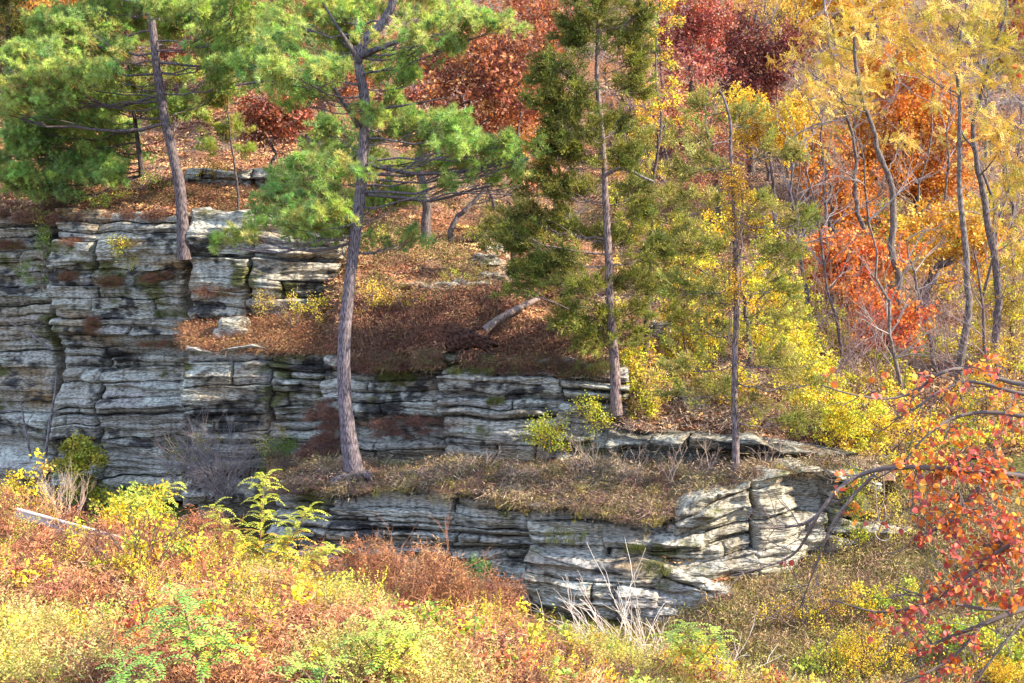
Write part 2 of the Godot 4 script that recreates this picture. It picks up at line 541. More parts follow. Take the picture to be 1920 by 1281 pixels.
# ---------------------------------------------------------------- the sandstone cliff
# a tier: columns of [photo x, distance, top row, foot row]; joints as shares of its height; how far each course stands out
var cliff: Node3D
var stone_n := 0
var tint := 1.0      # damp, moss-darkened stone is below 1
func rock_tint(p: Vector3, base: Color, warm: float) -> Color:
	var x := p.x; var y := p.y; var z := p.z
	var c := base
	var fine := noise.get_noise_3d(x * 260.0, y * 520.0, z * 260.0)
	var band := noise.get_noise_3d(x * 10.0, y * 210.0, z * 10.0)
	c = mixc(c, Color(0.47, 0.465, 0.44), 0.12 + band * 1.5 + fine * 0.9)
	var pale := noise2.get_noise_3d(x * 34.0, y * 120.0, z * 34.0) + 0.55 * fine
	if pale > 0.05: c = mixc(c, mixc(Color(0.56, 0.57, 0.52), Color(0.54, 0.50, 0.41), warm), (pale - 0.05) * 4.5)
	var ochre := noise.get_noise_3d(x * 30.0 + 91.0, y * 70.0, z * 30.0)
	if ochre > 0.12: c = mixc(c, Color(0.36, 0.25, 0.14), (ochre - 0.12) * 2.2)
	var dark := noise2.get_noise_3d(x * 42.0 + 50.0, y * 130.0, z * 42.0) + 0.7 * noise.get_noise_3d(x * 330.0, y * 480.0, z * 330.0)
	if dark > 0.15: c = mixc(c, Color(0.075, 0.072, 0.072), (dark - 0.15) * 3.4 * (1.0 - 0.6 * warm))
	var moss := noise2.get_noise_3d(x * 45.0, y * 70.0 + 333.0, z * 45.0) + 0.35 * fine
	var stain := noise2.get_noise_3d(x * 60.0 + 200.0, y * 40.0, z * 60.0) + 0.5 * noise.get_noise_3d(x * 300.0, y * 200.0, z * 300.0)
	if warm > 0.5 and stain > 0.08: c = mixc(c, Color(0.22, 0.19, 0.15), (stain - 0.08) * 3.0)
	if moss > 0.27: c = mixc(c, Color(0.15, 0.15, 0.06), (moss - 0.27) * 4.5)
	return c

func tier(cols: Array, joints: Array, outs: Array, bw: Vector2, sd: int, opt := {}) -> void:
	rs(sd)
	# plan line
	var P := []; var top := []; var bot := []; var ss := [0.0]
	for q in cols:
		var mid := W(q[0], (q[2] + q[3]) * 0.5, q[1])
		P.append(Vector2(mid.x, mid.z))
		top.append(W(q[0], q[2], q[1]).y); bot.append(W(q[0], q[3], q[1]).y)
		if P.size() > 1: ss.append(ss[-1] + P[-1].distance_to(P[-2]))
	var total: float = ss[-1]
	var at := func(s: float) -> Array:
		var i := 0
		while i < ss.size() - 2 and s > ss[i + 1]: i += 1
		var t: float = (s - ss[i]) / (ss[i + 1] - ss[i])
		var te := clampf(t, 0.0, 1.0)
		var d: Vector2 = (P[i + 1] - P[i]).normalized()
		# smooth the heading near the corners
		if te > 0.5 and i + 2 < P.size(): d = d.lerp((P[i + 2] - P[i + 1]).normalized(), te - 0.5).normalized()
		elif te < 0.5 and i > 0: d = d.lerp((P[i] - P[i - 1]).normalized(), 0.5 - te).normalized()
		var q: Vector2 = P[i] + (P[i + 1] - P[i]) * t
		return [q, Vector2(-d.y, d.x), lerpf(top[i], top[i + 1], te), lerpf(bot[i], bot[i + 1], te)]
	var warm: float = opt.get("warm", 0.0)
	var tilt: float = opt.get("tilt", 0.0)
	var rough: float = opt.get("rough", 1.0)
	var bases := [Color(0.46, 0.44, 0.395), Color(0.41, 0.395, 0.36), Color(0.50, 0.48, 0.43), Color(0.45, 0.42, 0.40), Color(0.51, 0.485, 0.415), Color(0.37, 0.345, 0.30)]
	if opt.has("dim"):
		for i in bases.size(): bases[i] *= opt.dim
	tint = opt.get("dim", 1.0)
	if warm > 0.5: bases = [Color(0.48, 0.445, 0.36), Color(0.45, 0.42, 0.345), Color(0.40, 0.375, 0.315)]
	# core behind the stones
	var cp := PackedVector3Array(); var cc := PackedColorArray()
	var cn := maxi(int(total / 0.4), 3)
	for j in 5:
		for i in cn:
			var q: Array = at.call(total * i / (cn - 1.0))
			var o: Vector2 = q[0] - q[1] * (0.42 + 0.1 * noise.get_noise_2d(i * 40.0, j * 70.0))
			cp.append(Vector3(o.x, lerpf(q[2] - 0.02, q[3] - 0.4, j / 4.0), o.y)); cc.append(Color(0.40, 0.39, 0.36))
	var cb := MB.new(); cb.grid(cp, cc, cn, 5, false)
	put("bedrock", cb.mesh(M.rock), cliff)
	# the face breaks into panels; each panel keeps its own choice of the joints
	var ps := 0.0
	while ps < total - 0.05:
		var pl := rf(bw.x, bw.y)
		if total - (ps + pl) < bw.x * 0.7: pl = total - ps
		var pe := ps + pl
		var po := rf(-0.10, 0.10) * rough
		var js := [0]
		for k in range(1, joints.size() - 1):
			if absf(outs[k] - outs[k - 1]) > 0.13 or rng.randf() < opt.get("keep", 0.66): js.append(k)
		js.append(joints.size() - 1)
		for m in js.size() - 1:
			var k: int = js[m]; var k2: int = js[m + 1]
			var o := 0.0
			for q in range(k, k2): o += outs[q]
			o = o / (k2 - k) + po + rf(-0.03, 0.03)
			var cuts := [ps - (0.0 if ps == 0.0 else rf(-0.10, 0.10))]
			if pl > 0.9 and rng.randf() < 0.24: cuts.append(lerpf(ps, pe, rf(0.25, 0.75)))
			if pl > 2.2 and rng.randf() < 0.25: cuts.append(lerpf(cuts[-1], pe, rf(0.3, 0.7)))
			cuts.append(pe + rf(-0.03, 0.05))
			for c in cuts.size() - 1:
				stone(at, cuts[c] + 0.006, cuts[c + 1] - 0.006, joints[k], joints[k2], k, k2, o + (rf(-0.05, 0.05) if cuts.size() > 2 else 0.0), bases[rng.randi() % bases.size()], warm, sd, tilt, rough, (joints[k2] - joints[k]) * (top[0] - bot[0]), opt.get("deep", 0.9), c == 0, c == cuts.size() - 2)
		ps = pe

func stone(at: Callable, s0: float, s1: float, j0: float, j1: float, k0: int, k1: int, out: float, base: Color, warm: float, sd: int, tilt: float, rough: float, h_mid: float, deep: float, first: bool, last: bool) -> void:
	var nx := clampi(int((s1 - s0) / 0.045), 9, 90)
	var fy := clampi(int(h_mid / 0.018), 6, 56)
	var under := rf(0.0, 0.04) if rng.randf() < 0.7 else rf(0.08, 0.22)
	var bulge := rf(-0.02, 0.035)
	var lean := rf(-0.05, 0.06)
	var rr := rf(0.010, 0.03) if rng.randf() < 0.78 else rf(0.06, 0.12)
	var gap := rf(0.0, 0.005) if rng.randf() < 0.7 else rf(0.008, 0.028)
	var ca := rf(0.04, 0.14) if first else rf(0.015, 0.04)
	var cz := rf(0.04, 0.14) if last else rf(0.015, 0.04)
	var tl := rf(-0.03, 0.03)
	var sx := sd * 31.0
	var dipx := rf(-0.03, 0.03)
	var prof := [[0.0, deep], [0.0, deep * 0.5], [0.0, 0.26]]      # [share down the face, how far back]
	for i in 3: prof.append([-1.0 - (i + 1) / 4.0 * PI * 0.5, 0.0])
	for i in fy: prof.append([(i + 0.5) / fy, 0.0])
	for i in 3: prof.append([-11.0 - (3 - i) / 4.0 * PI * 0.5, 0.0])
	prof.append([1.0, 0.3]); prof.append([1.0, deep * 0.6])
	var ny := prof.size()
	var pts := PackedVector3Array(); pts.resize(nx * ny)
	var cc := PackedColorArray(); cc.resize(nx * ny)
	var amp := 0.045 * minf(1.0, h_mid / 0.2)
	for i in nx:
		var capped := i == 0 or i == nx - 1
		var ii := clampi(i, 1, nx - 2)
		var t := (ii - 1) / float(nx - 3)
		var s := lerpf(s0, s1, t)
		var q: Array = at.call(s)
		var q0: Vector2 = q[0]; var nr: Vector2 = q[1]
		var H: float = q[2] - q[3]
		var y0: float = q[2] - H * j0 + (0.0 if k0 == 0 else 2.0) * amp * noise.get_noise_2d(s * 60.0, sx + k0 * 7.3) + tilt * (t - 0.5)
		if k0 == 0: y0 += 0.16 * noise2.get_noise_2d(s * 80.0, sx) * rough
		var y1: float = q[2] - H * j1 + 2.0 * amp * noise.get_noise_2d(s * 60.0, sx + k1 * 7.3) + tilt * (t - 0.5) + gap + tl * (t - 0.5)
		var h := maxf(y0 - y1, 0.03)
		var r := minf(rr, h * 0.42)
		var cut := 0.0
		var ea := (s - s0) / ca; var ez := (s1 - s) / cz
		if ea < 1.0: cut += ca * (1.0 - sqrt(maxf(0.0, 1.0 - (1.0 - ea) * (1.0 - ea))))
		if ez < 1.0: cut += cz * (1.0 - sqrt(maxf(0.0, 1.0 - (1.0 - ez) * (1.0 - ez))))
		for j in ny:
			var f: float = prof[j][0]
			var y: float; var o: float
			var face := 1.0
			if f < -10.0:
				y = y1 + r - r * sin(-f - 11.0); o = -r * 1.2 * (1.0 - cos(-f - 11.0))
			elif f < -0.5:
				y = y0 - r + r * cos(-f - 1.0); o = -r * 1.3 * (1.0 - sin(-f - 1.0))
			elif prof[j][1] > 0.0:
				y = lerpf(y0, y1, f); o = -prof[j][1]; face = 0.15
			else:
				y = lerpf(y0 - r, y1 + r, f); o = 0.0
			var g := clampf((y - y1) / h, 0, 1)
			if face > 0.5:
				o += bulge * sin(g * PI) - under * pow(1.0 - g, 2.5) + lean * (0.5 - g)
			var px := q0.x + nr.x * out; var pz := q0.y + nr.y * out
			var yy := y + dipx * s + 0.05 * noise2.get_noise_2d(s * 40.0, sx)
			var bed := noise.get_noise_3d(px * 14.0, yy * 260.0, pz * 14.0)
			var groove := maxf(0.0, 1.0 - absf(bed) * 9.0)
			var lam := noise.get_noise_3d(px * 30.0 + 40.0, yy * 620.0, pz * 30.0)
			var bed2 := noise2.get_noise_3d(px * 26.0, yy * 110.0, pz * 26.0)
			var pit := noise2.get_noise_3d(px * 150.0, y * 230.0, pz * 150.0)
			var big := noise2.get_noise_3d(px * 34.0 + 900.0, y * 50.0, pz * 34.0)
			o += face * rough * (0.05 * bed + 0.06 * lam + 0.036 * tanh(bed * 14.0) - 0.025 * groove + 0.06 * bed2 + 0.045 * tanh(bed2 * 16.0) + 0.06 * pit) + 0.32 * big * rough + out - cut
			if capped: o = minf(o, -deep * 0.55) if face > 0.5 else o
			var slide := 0.14 * noise2.get_noise_3d(px * 20.0, y * 90.0, pz * 20.0 + 400.0)
			var w := Vector3(q0.x + nr.x * o - nr.y * slide, y + face * 0.012 * pit, q0.y + nr.y * o + nr.x * slide)
			pts[j * nx + i] = w
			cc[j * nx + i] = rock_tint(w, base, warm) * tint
	var b := MB.new()
	b.grid(pts, cc, nx, ny, false)
	put("stone", b.mesh(M.rock), cliff)
	stone_n += 1

func even(n: int, sd: int, jit := 0.35) -> Array:
	rs(sd)
	var a := [0.0]
	for i in n: a.append(a[-1] + 1.0 + rf(-jit, jit))
	for i in a.size(): a[i] /= a[-1] if i < a.size() - 1 else 1.0
	a[-1] = 1.0
	return a
func rand_outs(n: int, a: float) -> Array:
	var r := []
	for i in n: r.append(rf(-a, a))
	return r
# joints given as photo rows between a top and a foot row
func rows(top: float, foot: float, r: Array) -> Array:
	var a := [0.0]
	for y in r: a.append((y - top) / (foot - top))
	a.append(1.0)
	return a

func wall(called: String, label: String) -> void:
	cliff = Node3D.new(); cliff.name = called; add_child(cliff)
	structure(cliff, label)
func build_cliff() -> void:
	wall("cliff", "tall grey layered sandstone wall behind the pines")
	# set-back wall at the far end
	tier([[-420, 38.6, 395, 960], [0, 36.4, 400, 960], [100, 35.8, 400, 955]],
		rows(400, 957, [428, 446, 470, 490, 512, 533, 556, 573, 592, 611, 636, 660, 680, 715, 749, 772, 800, 850]),
		[0, -.05, .05, .1, .05, -.05, .12, .1, -.1, .05, .1, -.05, .0, .1, .1, -.1, .1, .15, .2], Vector2(1.2, 2.6), 11)
	tier([[105, 35.0, 398, 945], [230, 34.5, 399, 942], [353, 34.0, 400, 940]],
		rows(399, 942, [418, 436, 450, 480, 503, 533, 556, 577, 596, 606, 626, 650, 668, 690, 715, 744, 762, 776, 792, 815, 850, 890]),
		[-.22, -.08, -.12, .06, .14, -.10, .06, .10, .04, .12, .02, -.12, -.26, -.16, .04, .10, .14, -.02, .12, .14, .02, .06, .1], Vector2(1.0, 2.2), 12)
	tier([[357, 33.5, 398, 700], [480, 33.1, 400, 700], [640, 32.9, 412, 700]],
		rows(402, 700, [420, 438, 458, 478, 486, 505, 522, 548, 560, 576, 598, 620]),
		[-.15, -.05, .0, .10, -.30, .05, .10, .0, .05, .10, .14, -.25, -.3], Vector2(1.2, 3.0), 13)
	wall("cliff_001", "layered sandstone blocks below the leaf-covered slope")
	# block beside the tall pine
	tier([[350, 32.0, 655, 945], [480, 31.6, 652, 935], [608, 31.2, 664, 925]],
		rows(656, 935, [682, 698, 712, 724, 738, 767, 780, 797, 812, 832, 860, 890]),
		[-.1, .0, .02, .06, .0, .08, .10, -.05, .0, .04, .05, .1, .1], Vector2(1.2, 2.8), 14)
	tier([[600, 30.6, 676, 885], [720, 30.3, 678, 880], [850, 30.0, 674, 878]],
		rows(677, 881, [702, 716, 736, 754, 768, 782, 803, 826, 842]),
		[-.05, -.12, .04, .08, .06, .0, -.32, -.12, .10, .12], Vector2(1.2, 2.8), 15)
	# pale block under the root plate
	tier([[824, 29.7, 664, 880], [900, 29.3, 668, 880], [1000, 29.2, 674, 878], [1172, 29.1, 694, 870]],
		rows(668, 877, [694, 704, 722, 736, 747, 764, 784, 808, 832]),
		[-.12, -.16, .06, .14, -.16, .06, .10, .02, .08, .06], Vector2(1.4, 3.0), 16)
	# low ledge with a dark overhang, below the slim cedar
	tier([[1140, 28.9, 812, 900], [1300, 28.3, 818, 900], [1450, 28.0, 826, 900], [1560, 28.4, 840, 900], [1660, 29.2, 858, 905]],
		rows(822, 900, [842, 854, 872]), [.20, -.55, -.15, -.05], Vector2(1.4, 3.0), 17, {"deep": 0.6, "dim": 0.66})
	wall("cliff_002", "lower layered sandstone tier with a sunlit end and a pointed foot")
	# lower tier
	tier([[500, 28.9, 905, 1150], [620, 28.1, 924, 1150], [800, 27.4, 926, 1150], [1005, 26.9, 946, 1155]],
		rows(926, 1150, [944, 958, 972, 984, 998, 1012, 1026, 1044, 1060, 1076, 1094, 1112]),
		[-.06, .0, .06, -.02, .05, .12, -.10, .08, .0, .06, .10, .02, .08], Vector2(1.2, 3.0), 18, {"deep": 1.3})
	tier([[986, 26.6, 950, 1048], [1100, 26.2, 962, 1050], [1200, 25.9, 992, 1052], [1320, 25.7, 1000, 1050]],
		rows(960, 1050, [984, 1006, 1032]), [-.14, -.04, .08, -.04], Vector2(1.0, 2.4), 19, {"deep": 1.4})
	tier([[984, 26.5, 1034, 1150], [1100, 26.0, 1046, 1172], [1250, 25.6, 1062, 1205], [1340, 25.4, 1094, 1218], [1436, 25.2, 1150, 1228]],
		rows(1046, 1172, [1064, 1084, 1104, 1130, 1150]), [.0, .06, .0, .10, .14, -.10], Vector2(1.4, 3.0), 20, {"deep": 1.6})
	# sunlit end wall
	tier([[1268, 25.8, 966, 1185], [1350, 25.85, 930, 1180], [1420, 26.0, 906, 1170], [1482, 26.25, 892, 1162], [1502, 26.8, 890, 1150]],
		rows(930, 1165, [948, 975, 1000, 1022, 1044, 1075, 1100, 1130]), [-.05, .08, -.02, .06, .0, .12, .06, .18, .22], Vector2(0.7, 1.5), 21, {"warm": 1.0, "deep": 0.7, "rough": 1.1, "keep": 0.75})
	tier([[1488, 26.6, 882, 1160], [1560, 26.8, 880, 1155], [1640, 27.3, 905, 1150]],
		rows(890, 1148, [905, 940, 968, 1005, 1040, 1090]), [.25, -.25, -.15, .0, .05, .12, .2], Vector2(0.7, 1.5), 22, {"warm": 0.8, "deep": 1.5, "rough": 1.2})
	tier([[1612, 27.0, 990, 1150], [1660, 27.0, 984, 1150], [1708, 27.5, 994, 1145]],
		rows(990, 1148, [1040, 1085]), [.0, .12, -.1], Vector2(0.8, 1.4), 23, {"warm": 0.6, "deep": 1.2})
	wall("rock_outcrop", "thin sandstone outcrops in the leaf litter")
	# small outcrops in the leaf-covered slope
	tier([[728, 32.7, 536, 572], [830, 32.6, 530, 572], [925, 32.8, 528, 568]], [0.0, 0.5, 1.0], [0.0, .08], Vector2(0.7, 1.6), 24)
	tier([[350, 36.0, 318, 362], [430, 36.0, 322, 362], [560, 36.0, 326, 360]], [0.0, 0.35, 1.0], [.30, -.05], Vector2(0.9, 2.2), 25)
	tier([[1000, 30.9, 620, 655], [1080, 30.7, 622, 660]], [0.0, 0.5, 1.0], [.1, -.1], Vector2(0.7, 1.6), 26)

# ---------------------------------------------------------------- single things, near brush, the red-leaved branches
func build_things() -> void:
	# fallen tree with its root plate
	rs(700)
	var rp := W(882, 640, 29.5)
	var t := thing("fallen_tree", "fallen tree with upturned dark root plate on the pale rock block", "fallen tree", "", rp)
	var b := MB.new()
	b.tube(smooth_line([W(893, 634, 29.8), W(925, 606, 30.3), W(965, 582, 30.9), W(1010, 560, 31.6)], 12), taper(12, 0.085, 0.05), 10, Color(0.33, 0.26, 0.22), 0.12, true)
	put("log", b.mesh(M.bark), t)
	b = MB.new()
	var nu := 22; var nv := 12
	var pts := PackedVector3Array(); var cc := PackedColorArray()
	for j in nv:
		for i in nu:
			var a := TAU * i / (nu - 1.0); var e := PI * j / (nv - 1.0)
			var d := Vector3(cos(a) * sin(e), sin(a) * sin(e), cos(e))
			var r := 1.0 + 0.9 * noise.get_noise_3d(d.x * 90.0, d.y * 90.0, d.z * 90.0) + 0.6 * noise2.get_noise_3d(d.x * 260.0, d.y * 260.0, d.z * 260.0)
			pts.append(rp + Vector3(d.x * 0.40 * (1.0 + 0.25 * d.y), d.y * 0.17 + 0.05 - 0.20 * d.x * d.x, d.z * 0.13) * r); cc.append(Color(0.10, 0.055, 0.045))
	b.grid(pts, cc, nu, nv, true)
	put("root_plate", b.mesh(M.soil), t)
	for k in 16:
		var rb := MB.new()
		var a := rf(0.0, TAU)
		var s := rp + Vector3(cos(a) * 0.24, sin(a) * 0.15, 0.06)
		rb.tube(bent(s, s + Vector3(cos(a) * rf(0.15, 0.4), sin(a) * rf(0.08, 0.25) - 0.08, rf(-0.05, 0.25)), 6, 0.1, 0.08), taper(6, 0.018, 0.005), 5, Color(0.17, 0.10, 0.08), 0.1)
		put("root", rb.mesh(M.bark), t)
	# surface roots of the tallest pine
	t = get_node("pine_tree_002")
	for k in 9:
		var rb := MB.new()
		var a: float = [-2.9, -2.3, -1.5, -0.8, -0.25, 0.3, 0.9, 2.6, -1.9][k]
		var s := W(668, 890, 28.5) + Vector3(cos(a) * 0.1, 0, -sin(a) * 0.1)
		var e := s + Vector3(cos(a) * rf(0.45, 0.8), -rf(0.3, 0.5), -sin(a) * rf(0.3, 0.5))
		rb.tube(bent(s, e, 8, -0.18, 0.05), taper(8, 0.075, 0.015), 7, Color(0.22, 0.185, 0.19), 0.15)
		put("root", rb.mesh(M.bark), t)
	# dead snags against the set-back wall
	for q in [[[[84, 865], [92, 800], [102, 740], [106, 700]], 34.4, 0.035, "grey dead snag leaning in the crack between the walls"], [[[58, 860], [46, 800], [38, 750]], 34.6, 0.03, "thin grey snag at the foot of the set-back wall"], [[[95, 655], [60, 630], [18, 605]], 35.2, 0.03, "dead brown branch lying slanted on the set-back wall"]]:
		var f := W(q[0][0][0], q[0][0][1], q[1])
		var s := thing("dead_snag", q[3], "snag", "", f)
		var line := []
		for p in q[0]: line.append(W(p[0], p[1], q[1]))
		b = MB.new()
		b.tube(smooth_line(line, 14), taper(14, q[2], q[2] * 0.5), 7, Color(0.30, 0.27, 0.27), 0.15, true)
		put("trunk", b.mesh(M.bark), s)
		var sb := MB.new()
		twigs(sb, line[1], Vector3(0.5, 0.7, 0.2).normalized(), 0.35, q[2] * 0.4, 1, Color(0.26, 0.23, 0.22))
		put("limb", sb.mesh(M.twig), s)
	# bare elbow branch of the tall cedar
	t = get_node("cedar_tree")
	b = MB.new()
	b.tube(smooth_line([W(1139, 326, 28.9), W(1158, 317, 28.7), W(1180, 319, 28.5), W(1205, 332, 28.4), W(1225, 340, 28.4)], 12), taper(12, 0.04, 0.018), 7, Color(0.36, 0.31, 0.28), 0.12)
	put("branch", b.mesh(M.bark), t)
	# dark long branches of the tallest pine
	t = get_node("pine_tree_002")
	for q in [[[692, 308], [770, 325], [860, 322], [930, 310], [990, 298], 0.045], [[690, 365], [770, 372], [800, 377], [850, 362], [960, 366], 0.03], [[690, 207], [760, 197], [835, 184], 0.03], [[675, 116], [640, 62], [605, 5], 0.05], [[678, 104], [730, 83], [775, 65], [802, 42], 0.06], [[673, 238], [646, 196], [610, 152], [540, 148], [440, 160], 0.05]]:
		b = MB.new()
		var line := []
		for k in q.size() - 1: line.append(W(q[k][0], q[k][1], 28.5 - 0.12 * k))
		b.tube(smooth_line(line, 16), taper(16, q[-1], q[-1] * 0.3), 7, Color(0.17, 0.145, 0.145), 0.14)
		put("branch", b.mesh(M.bark), t)
	# logs on the slope
	for q in [[1582, 766, 1628, 760, 0.06, "short weathered log lying on the slope below the thicket"], [1592, 786, 1640, 790, 0.035, "pale broken branch lying beside the short log"], [1390, 772, 1446, 748, 0.03, "slanting dead branch propped behind the slim cedar"]]:
		var f := hill(q[0], q[1]) + Vector3(0, 0.06, 0.25)
		var g := W(q[2], q[3], -f.z - 0.2)
		var s := thing("log", q[5], "log", "", f)
		b = MB.new()
		b.tube(bent(f, g, 6, 0.0, 0.02), taper(6, q[4], q[4] * 0.7), 9, Color(0.42, 0.36, 0.31), 0.15, true)
		put("log_stem", b.mesh(M.bark), s)
	# pale flat rocks on the slope
	var fr := [[1236, 632, 34, 12], [1262, 662, 22, 9], [1285, 752, 32, 8], [1258, 700, 20, 8], [910, 492, 30, 6], [928, 474, 24, 5], [918, 518, 28, 5], [500, 572, 40, 13, 33.0], [1320, 770, 26, 6]]
	for i in fr.size():
		var q: Array = fr[i]
		rs(720 + i)
		var f := bumpy(hill(q[0], q[1]), 0.1)
		if q.size() > 4: f = W(q[0] - 60.0, q[1] + 55.0, 32.5)
		var rx: float = q[2] * -f.z / FP; var ry: float = q[3] * -f.z / FP
		var s := thing("flat_rock", "pale flat sandstone slab " + ["behind the thin half-bare cedar", "below the larger slab behind the cedars", "on the slope under the sparse cedar sprays", "between the cedars above the dark overhang", "midway along the worn path", "high on the worn path", "at the foot of the worn path", "on the fern shelf by the tall wall", "beside the slim cedar trunk above the overhang"][i], "rock", "flat rocks on the slope", f)
		for lay in 2:
			pts = PackedVector3Array(); cc = PackedColorArray()
			for j in 10:
				for k in 20:
					var a := TAU * k / 19.0; var e := PI * j / 9.0
					var d := Vector3(cos(a) * sin(e), cos(e), sin(a) * sin(e))
					d = Vector3(signf(d.x) * pow(absf(d.x), 0.6), signf(d.y) * pow(absf(d.y), 0.45), signf(d.z) * pow(absf(d.z), 0.6))
					var r := 1.0 + 0.5 * noise.get_noise_3d(d.x * 70.0 + i * 50.0, d.y * 70.0, d.z * 70.0 + lay * 90.0)
					var p := f + Vector3(d.x * rx * (1.0 - 0.3 * lay), d.y * ry + lay * ry * 1.2, d.z * rx * 0.7) * r
					pts.append(p); cc.append(rock_tint(p, Color(0.42, 0.40, 0.37), 0.5))
			b = MB.new()
			b.grid(pts, cc, 20, 10, false)
			put("slab", b.mesh(M.rock), s)
	# hanging vine with a loop
	var vtop := W(1640, 872, 26.6)
	t = thing("hanging_vine", "pale woody vine hanging in a loop before the dark hollow", "vine", "", W(1655, 1012, 26.6))
	b = MB.new()
	b.tube(smooth_line([vtop, W(1643, 930, 26.6), W(1648, 975, 26.6), W(1664, 990, 26.55), W(1672, 1004, 26.5), W(1660, 1014, 26.5), W(1645, 1008, 26.5), W(1641, 992, 26.55), W(1652, 984, 26.6), W(1662, 968, 26.6), W(1656, 940, 26.65)], 40), taper(40, 0.009, 0.006), 6, Color(0.36, 0.31, 0.26))
	put("strand", b.mesh(M.twig), t)
	b = MB.new()
	b.tube(smooth_line([W(1655, 872, 26.7), W(1658, 930, 26.7), W(1650, 960, 26.65), W(1646, 985, 26.6)], 16), taper(16, 0.006, 0.004), 5, Color(0.32, 0.27, 0.23))
	put("strand", b.mesh(M.twig), t)
	# wooden handrail on the brow of the near slope
	t = thing("wooden_handrail", "weathered grey wooden handrail running down through the yellow bushes", "handrail", "", W(112, 1030, 16.0))
	var ra := W(30, 962, 15.6); var rb2 := W(560, 1108, 14.7)
	for seg in 3:
		var p := ra.lerp(rb2, seg / 3.0 + (0.004 if seg > 0 else 0.0)); var q := ra.lerp(rb2, (seg + 1) / 3.0)
		put("rail", plank(p, q, 0.10, 0.045, Color(0.50, 0.46, 0.42)), t)
	for k in 4:
		var p := ra.lerp(rb2, [0.16, 0.42, 0.7, 0.97][k]) + Vector3(0, -0.03, 0.02)
		put("post", plank(p + Vector3(0, -0.95, 0), p, 0.09, 0.09, Color(0.30, 0.28, 0.27)), t)

func plank(a: Vector3, b: Vector3, h: float, w: float, col: Color) -> Mesh:
	var d := (b - a).normalized()
	var s := d.cross(Vector3.UP if absf(d.y) < 0.8 else Vector3(1, 0, 0)).normalized()
	var u := s.cross(d)
	var m := MB.new()
	var ring := []
	for q in [[-1, -0.8], [-0.8, -1], [0.8, -1], [1, -0.8], [1, 0.8], [0.8, 1], [-0.8, 1], [-1, 0.8]]: ring.append(s * q[0] * w * 0.5 + u * q[1] * h * 0.5)
	for k in 8:
		var p: Vector3 = ring[k]; var q: Vector3 = ring[(k + 1) % 8]
		for f in [[a + p, b + p, a + q], [a + q, b + p, b + q], [a, a + p, a + q], [b, b + q, b + p]]:
			var mid: Vector3 = (f[0] + f[1] + f[2]) / 3.0
			if (f[2] - f[0]).cross(f[1] - f[0]).dot(mid - (a + b) * 0.5) > 0.0: m.tri(f[0], f[1], f[2], col)
			else: m.tri(f[0], f[2], f[1], col)
	for i in m.c.size():
		var g := 0.8 + 0.3 * fposmod(sin(float(i / 3) * 12.7) * 437.1, 1.0)
		m.c[i] = Color(m.c[i].r * g, m.c[i].g * g, m.c[i].b * g)
	return m.mesh(M.wood)

# ---- near slope
func near_ground(px: float, py: float) -> Vector3:      # where the line of sight meets the near slope
	var best := near_pt(px, 0.25); var bd := 1e9
	for i in 40:
		var t := 0.2 + 0.4 * i / 39.0
		var p := near_pt(px, t)
		var q := W(px, py, -p.z)
		if absf(q.y - p.y) < bd:
			bd = absf(q.y - p.y); best = p
	return best

const RUST := [Color(0.42, 0.17, 0.075), Color(0.32, 0.125, 0.06), Color(0.50, 0.23, 0.10), Color(0.20, 0.085, 0.05), Color(0.54, 0.29, 0.14)]
const STRAW := [Color(0.54, 0.47, 0.13), Color(0.46, 0.44, 0.10), Color(0.60, 0.50, 0.17), Color(0.38, 0.39, 0.08), Color(0.50, 0.33, 0.12)]

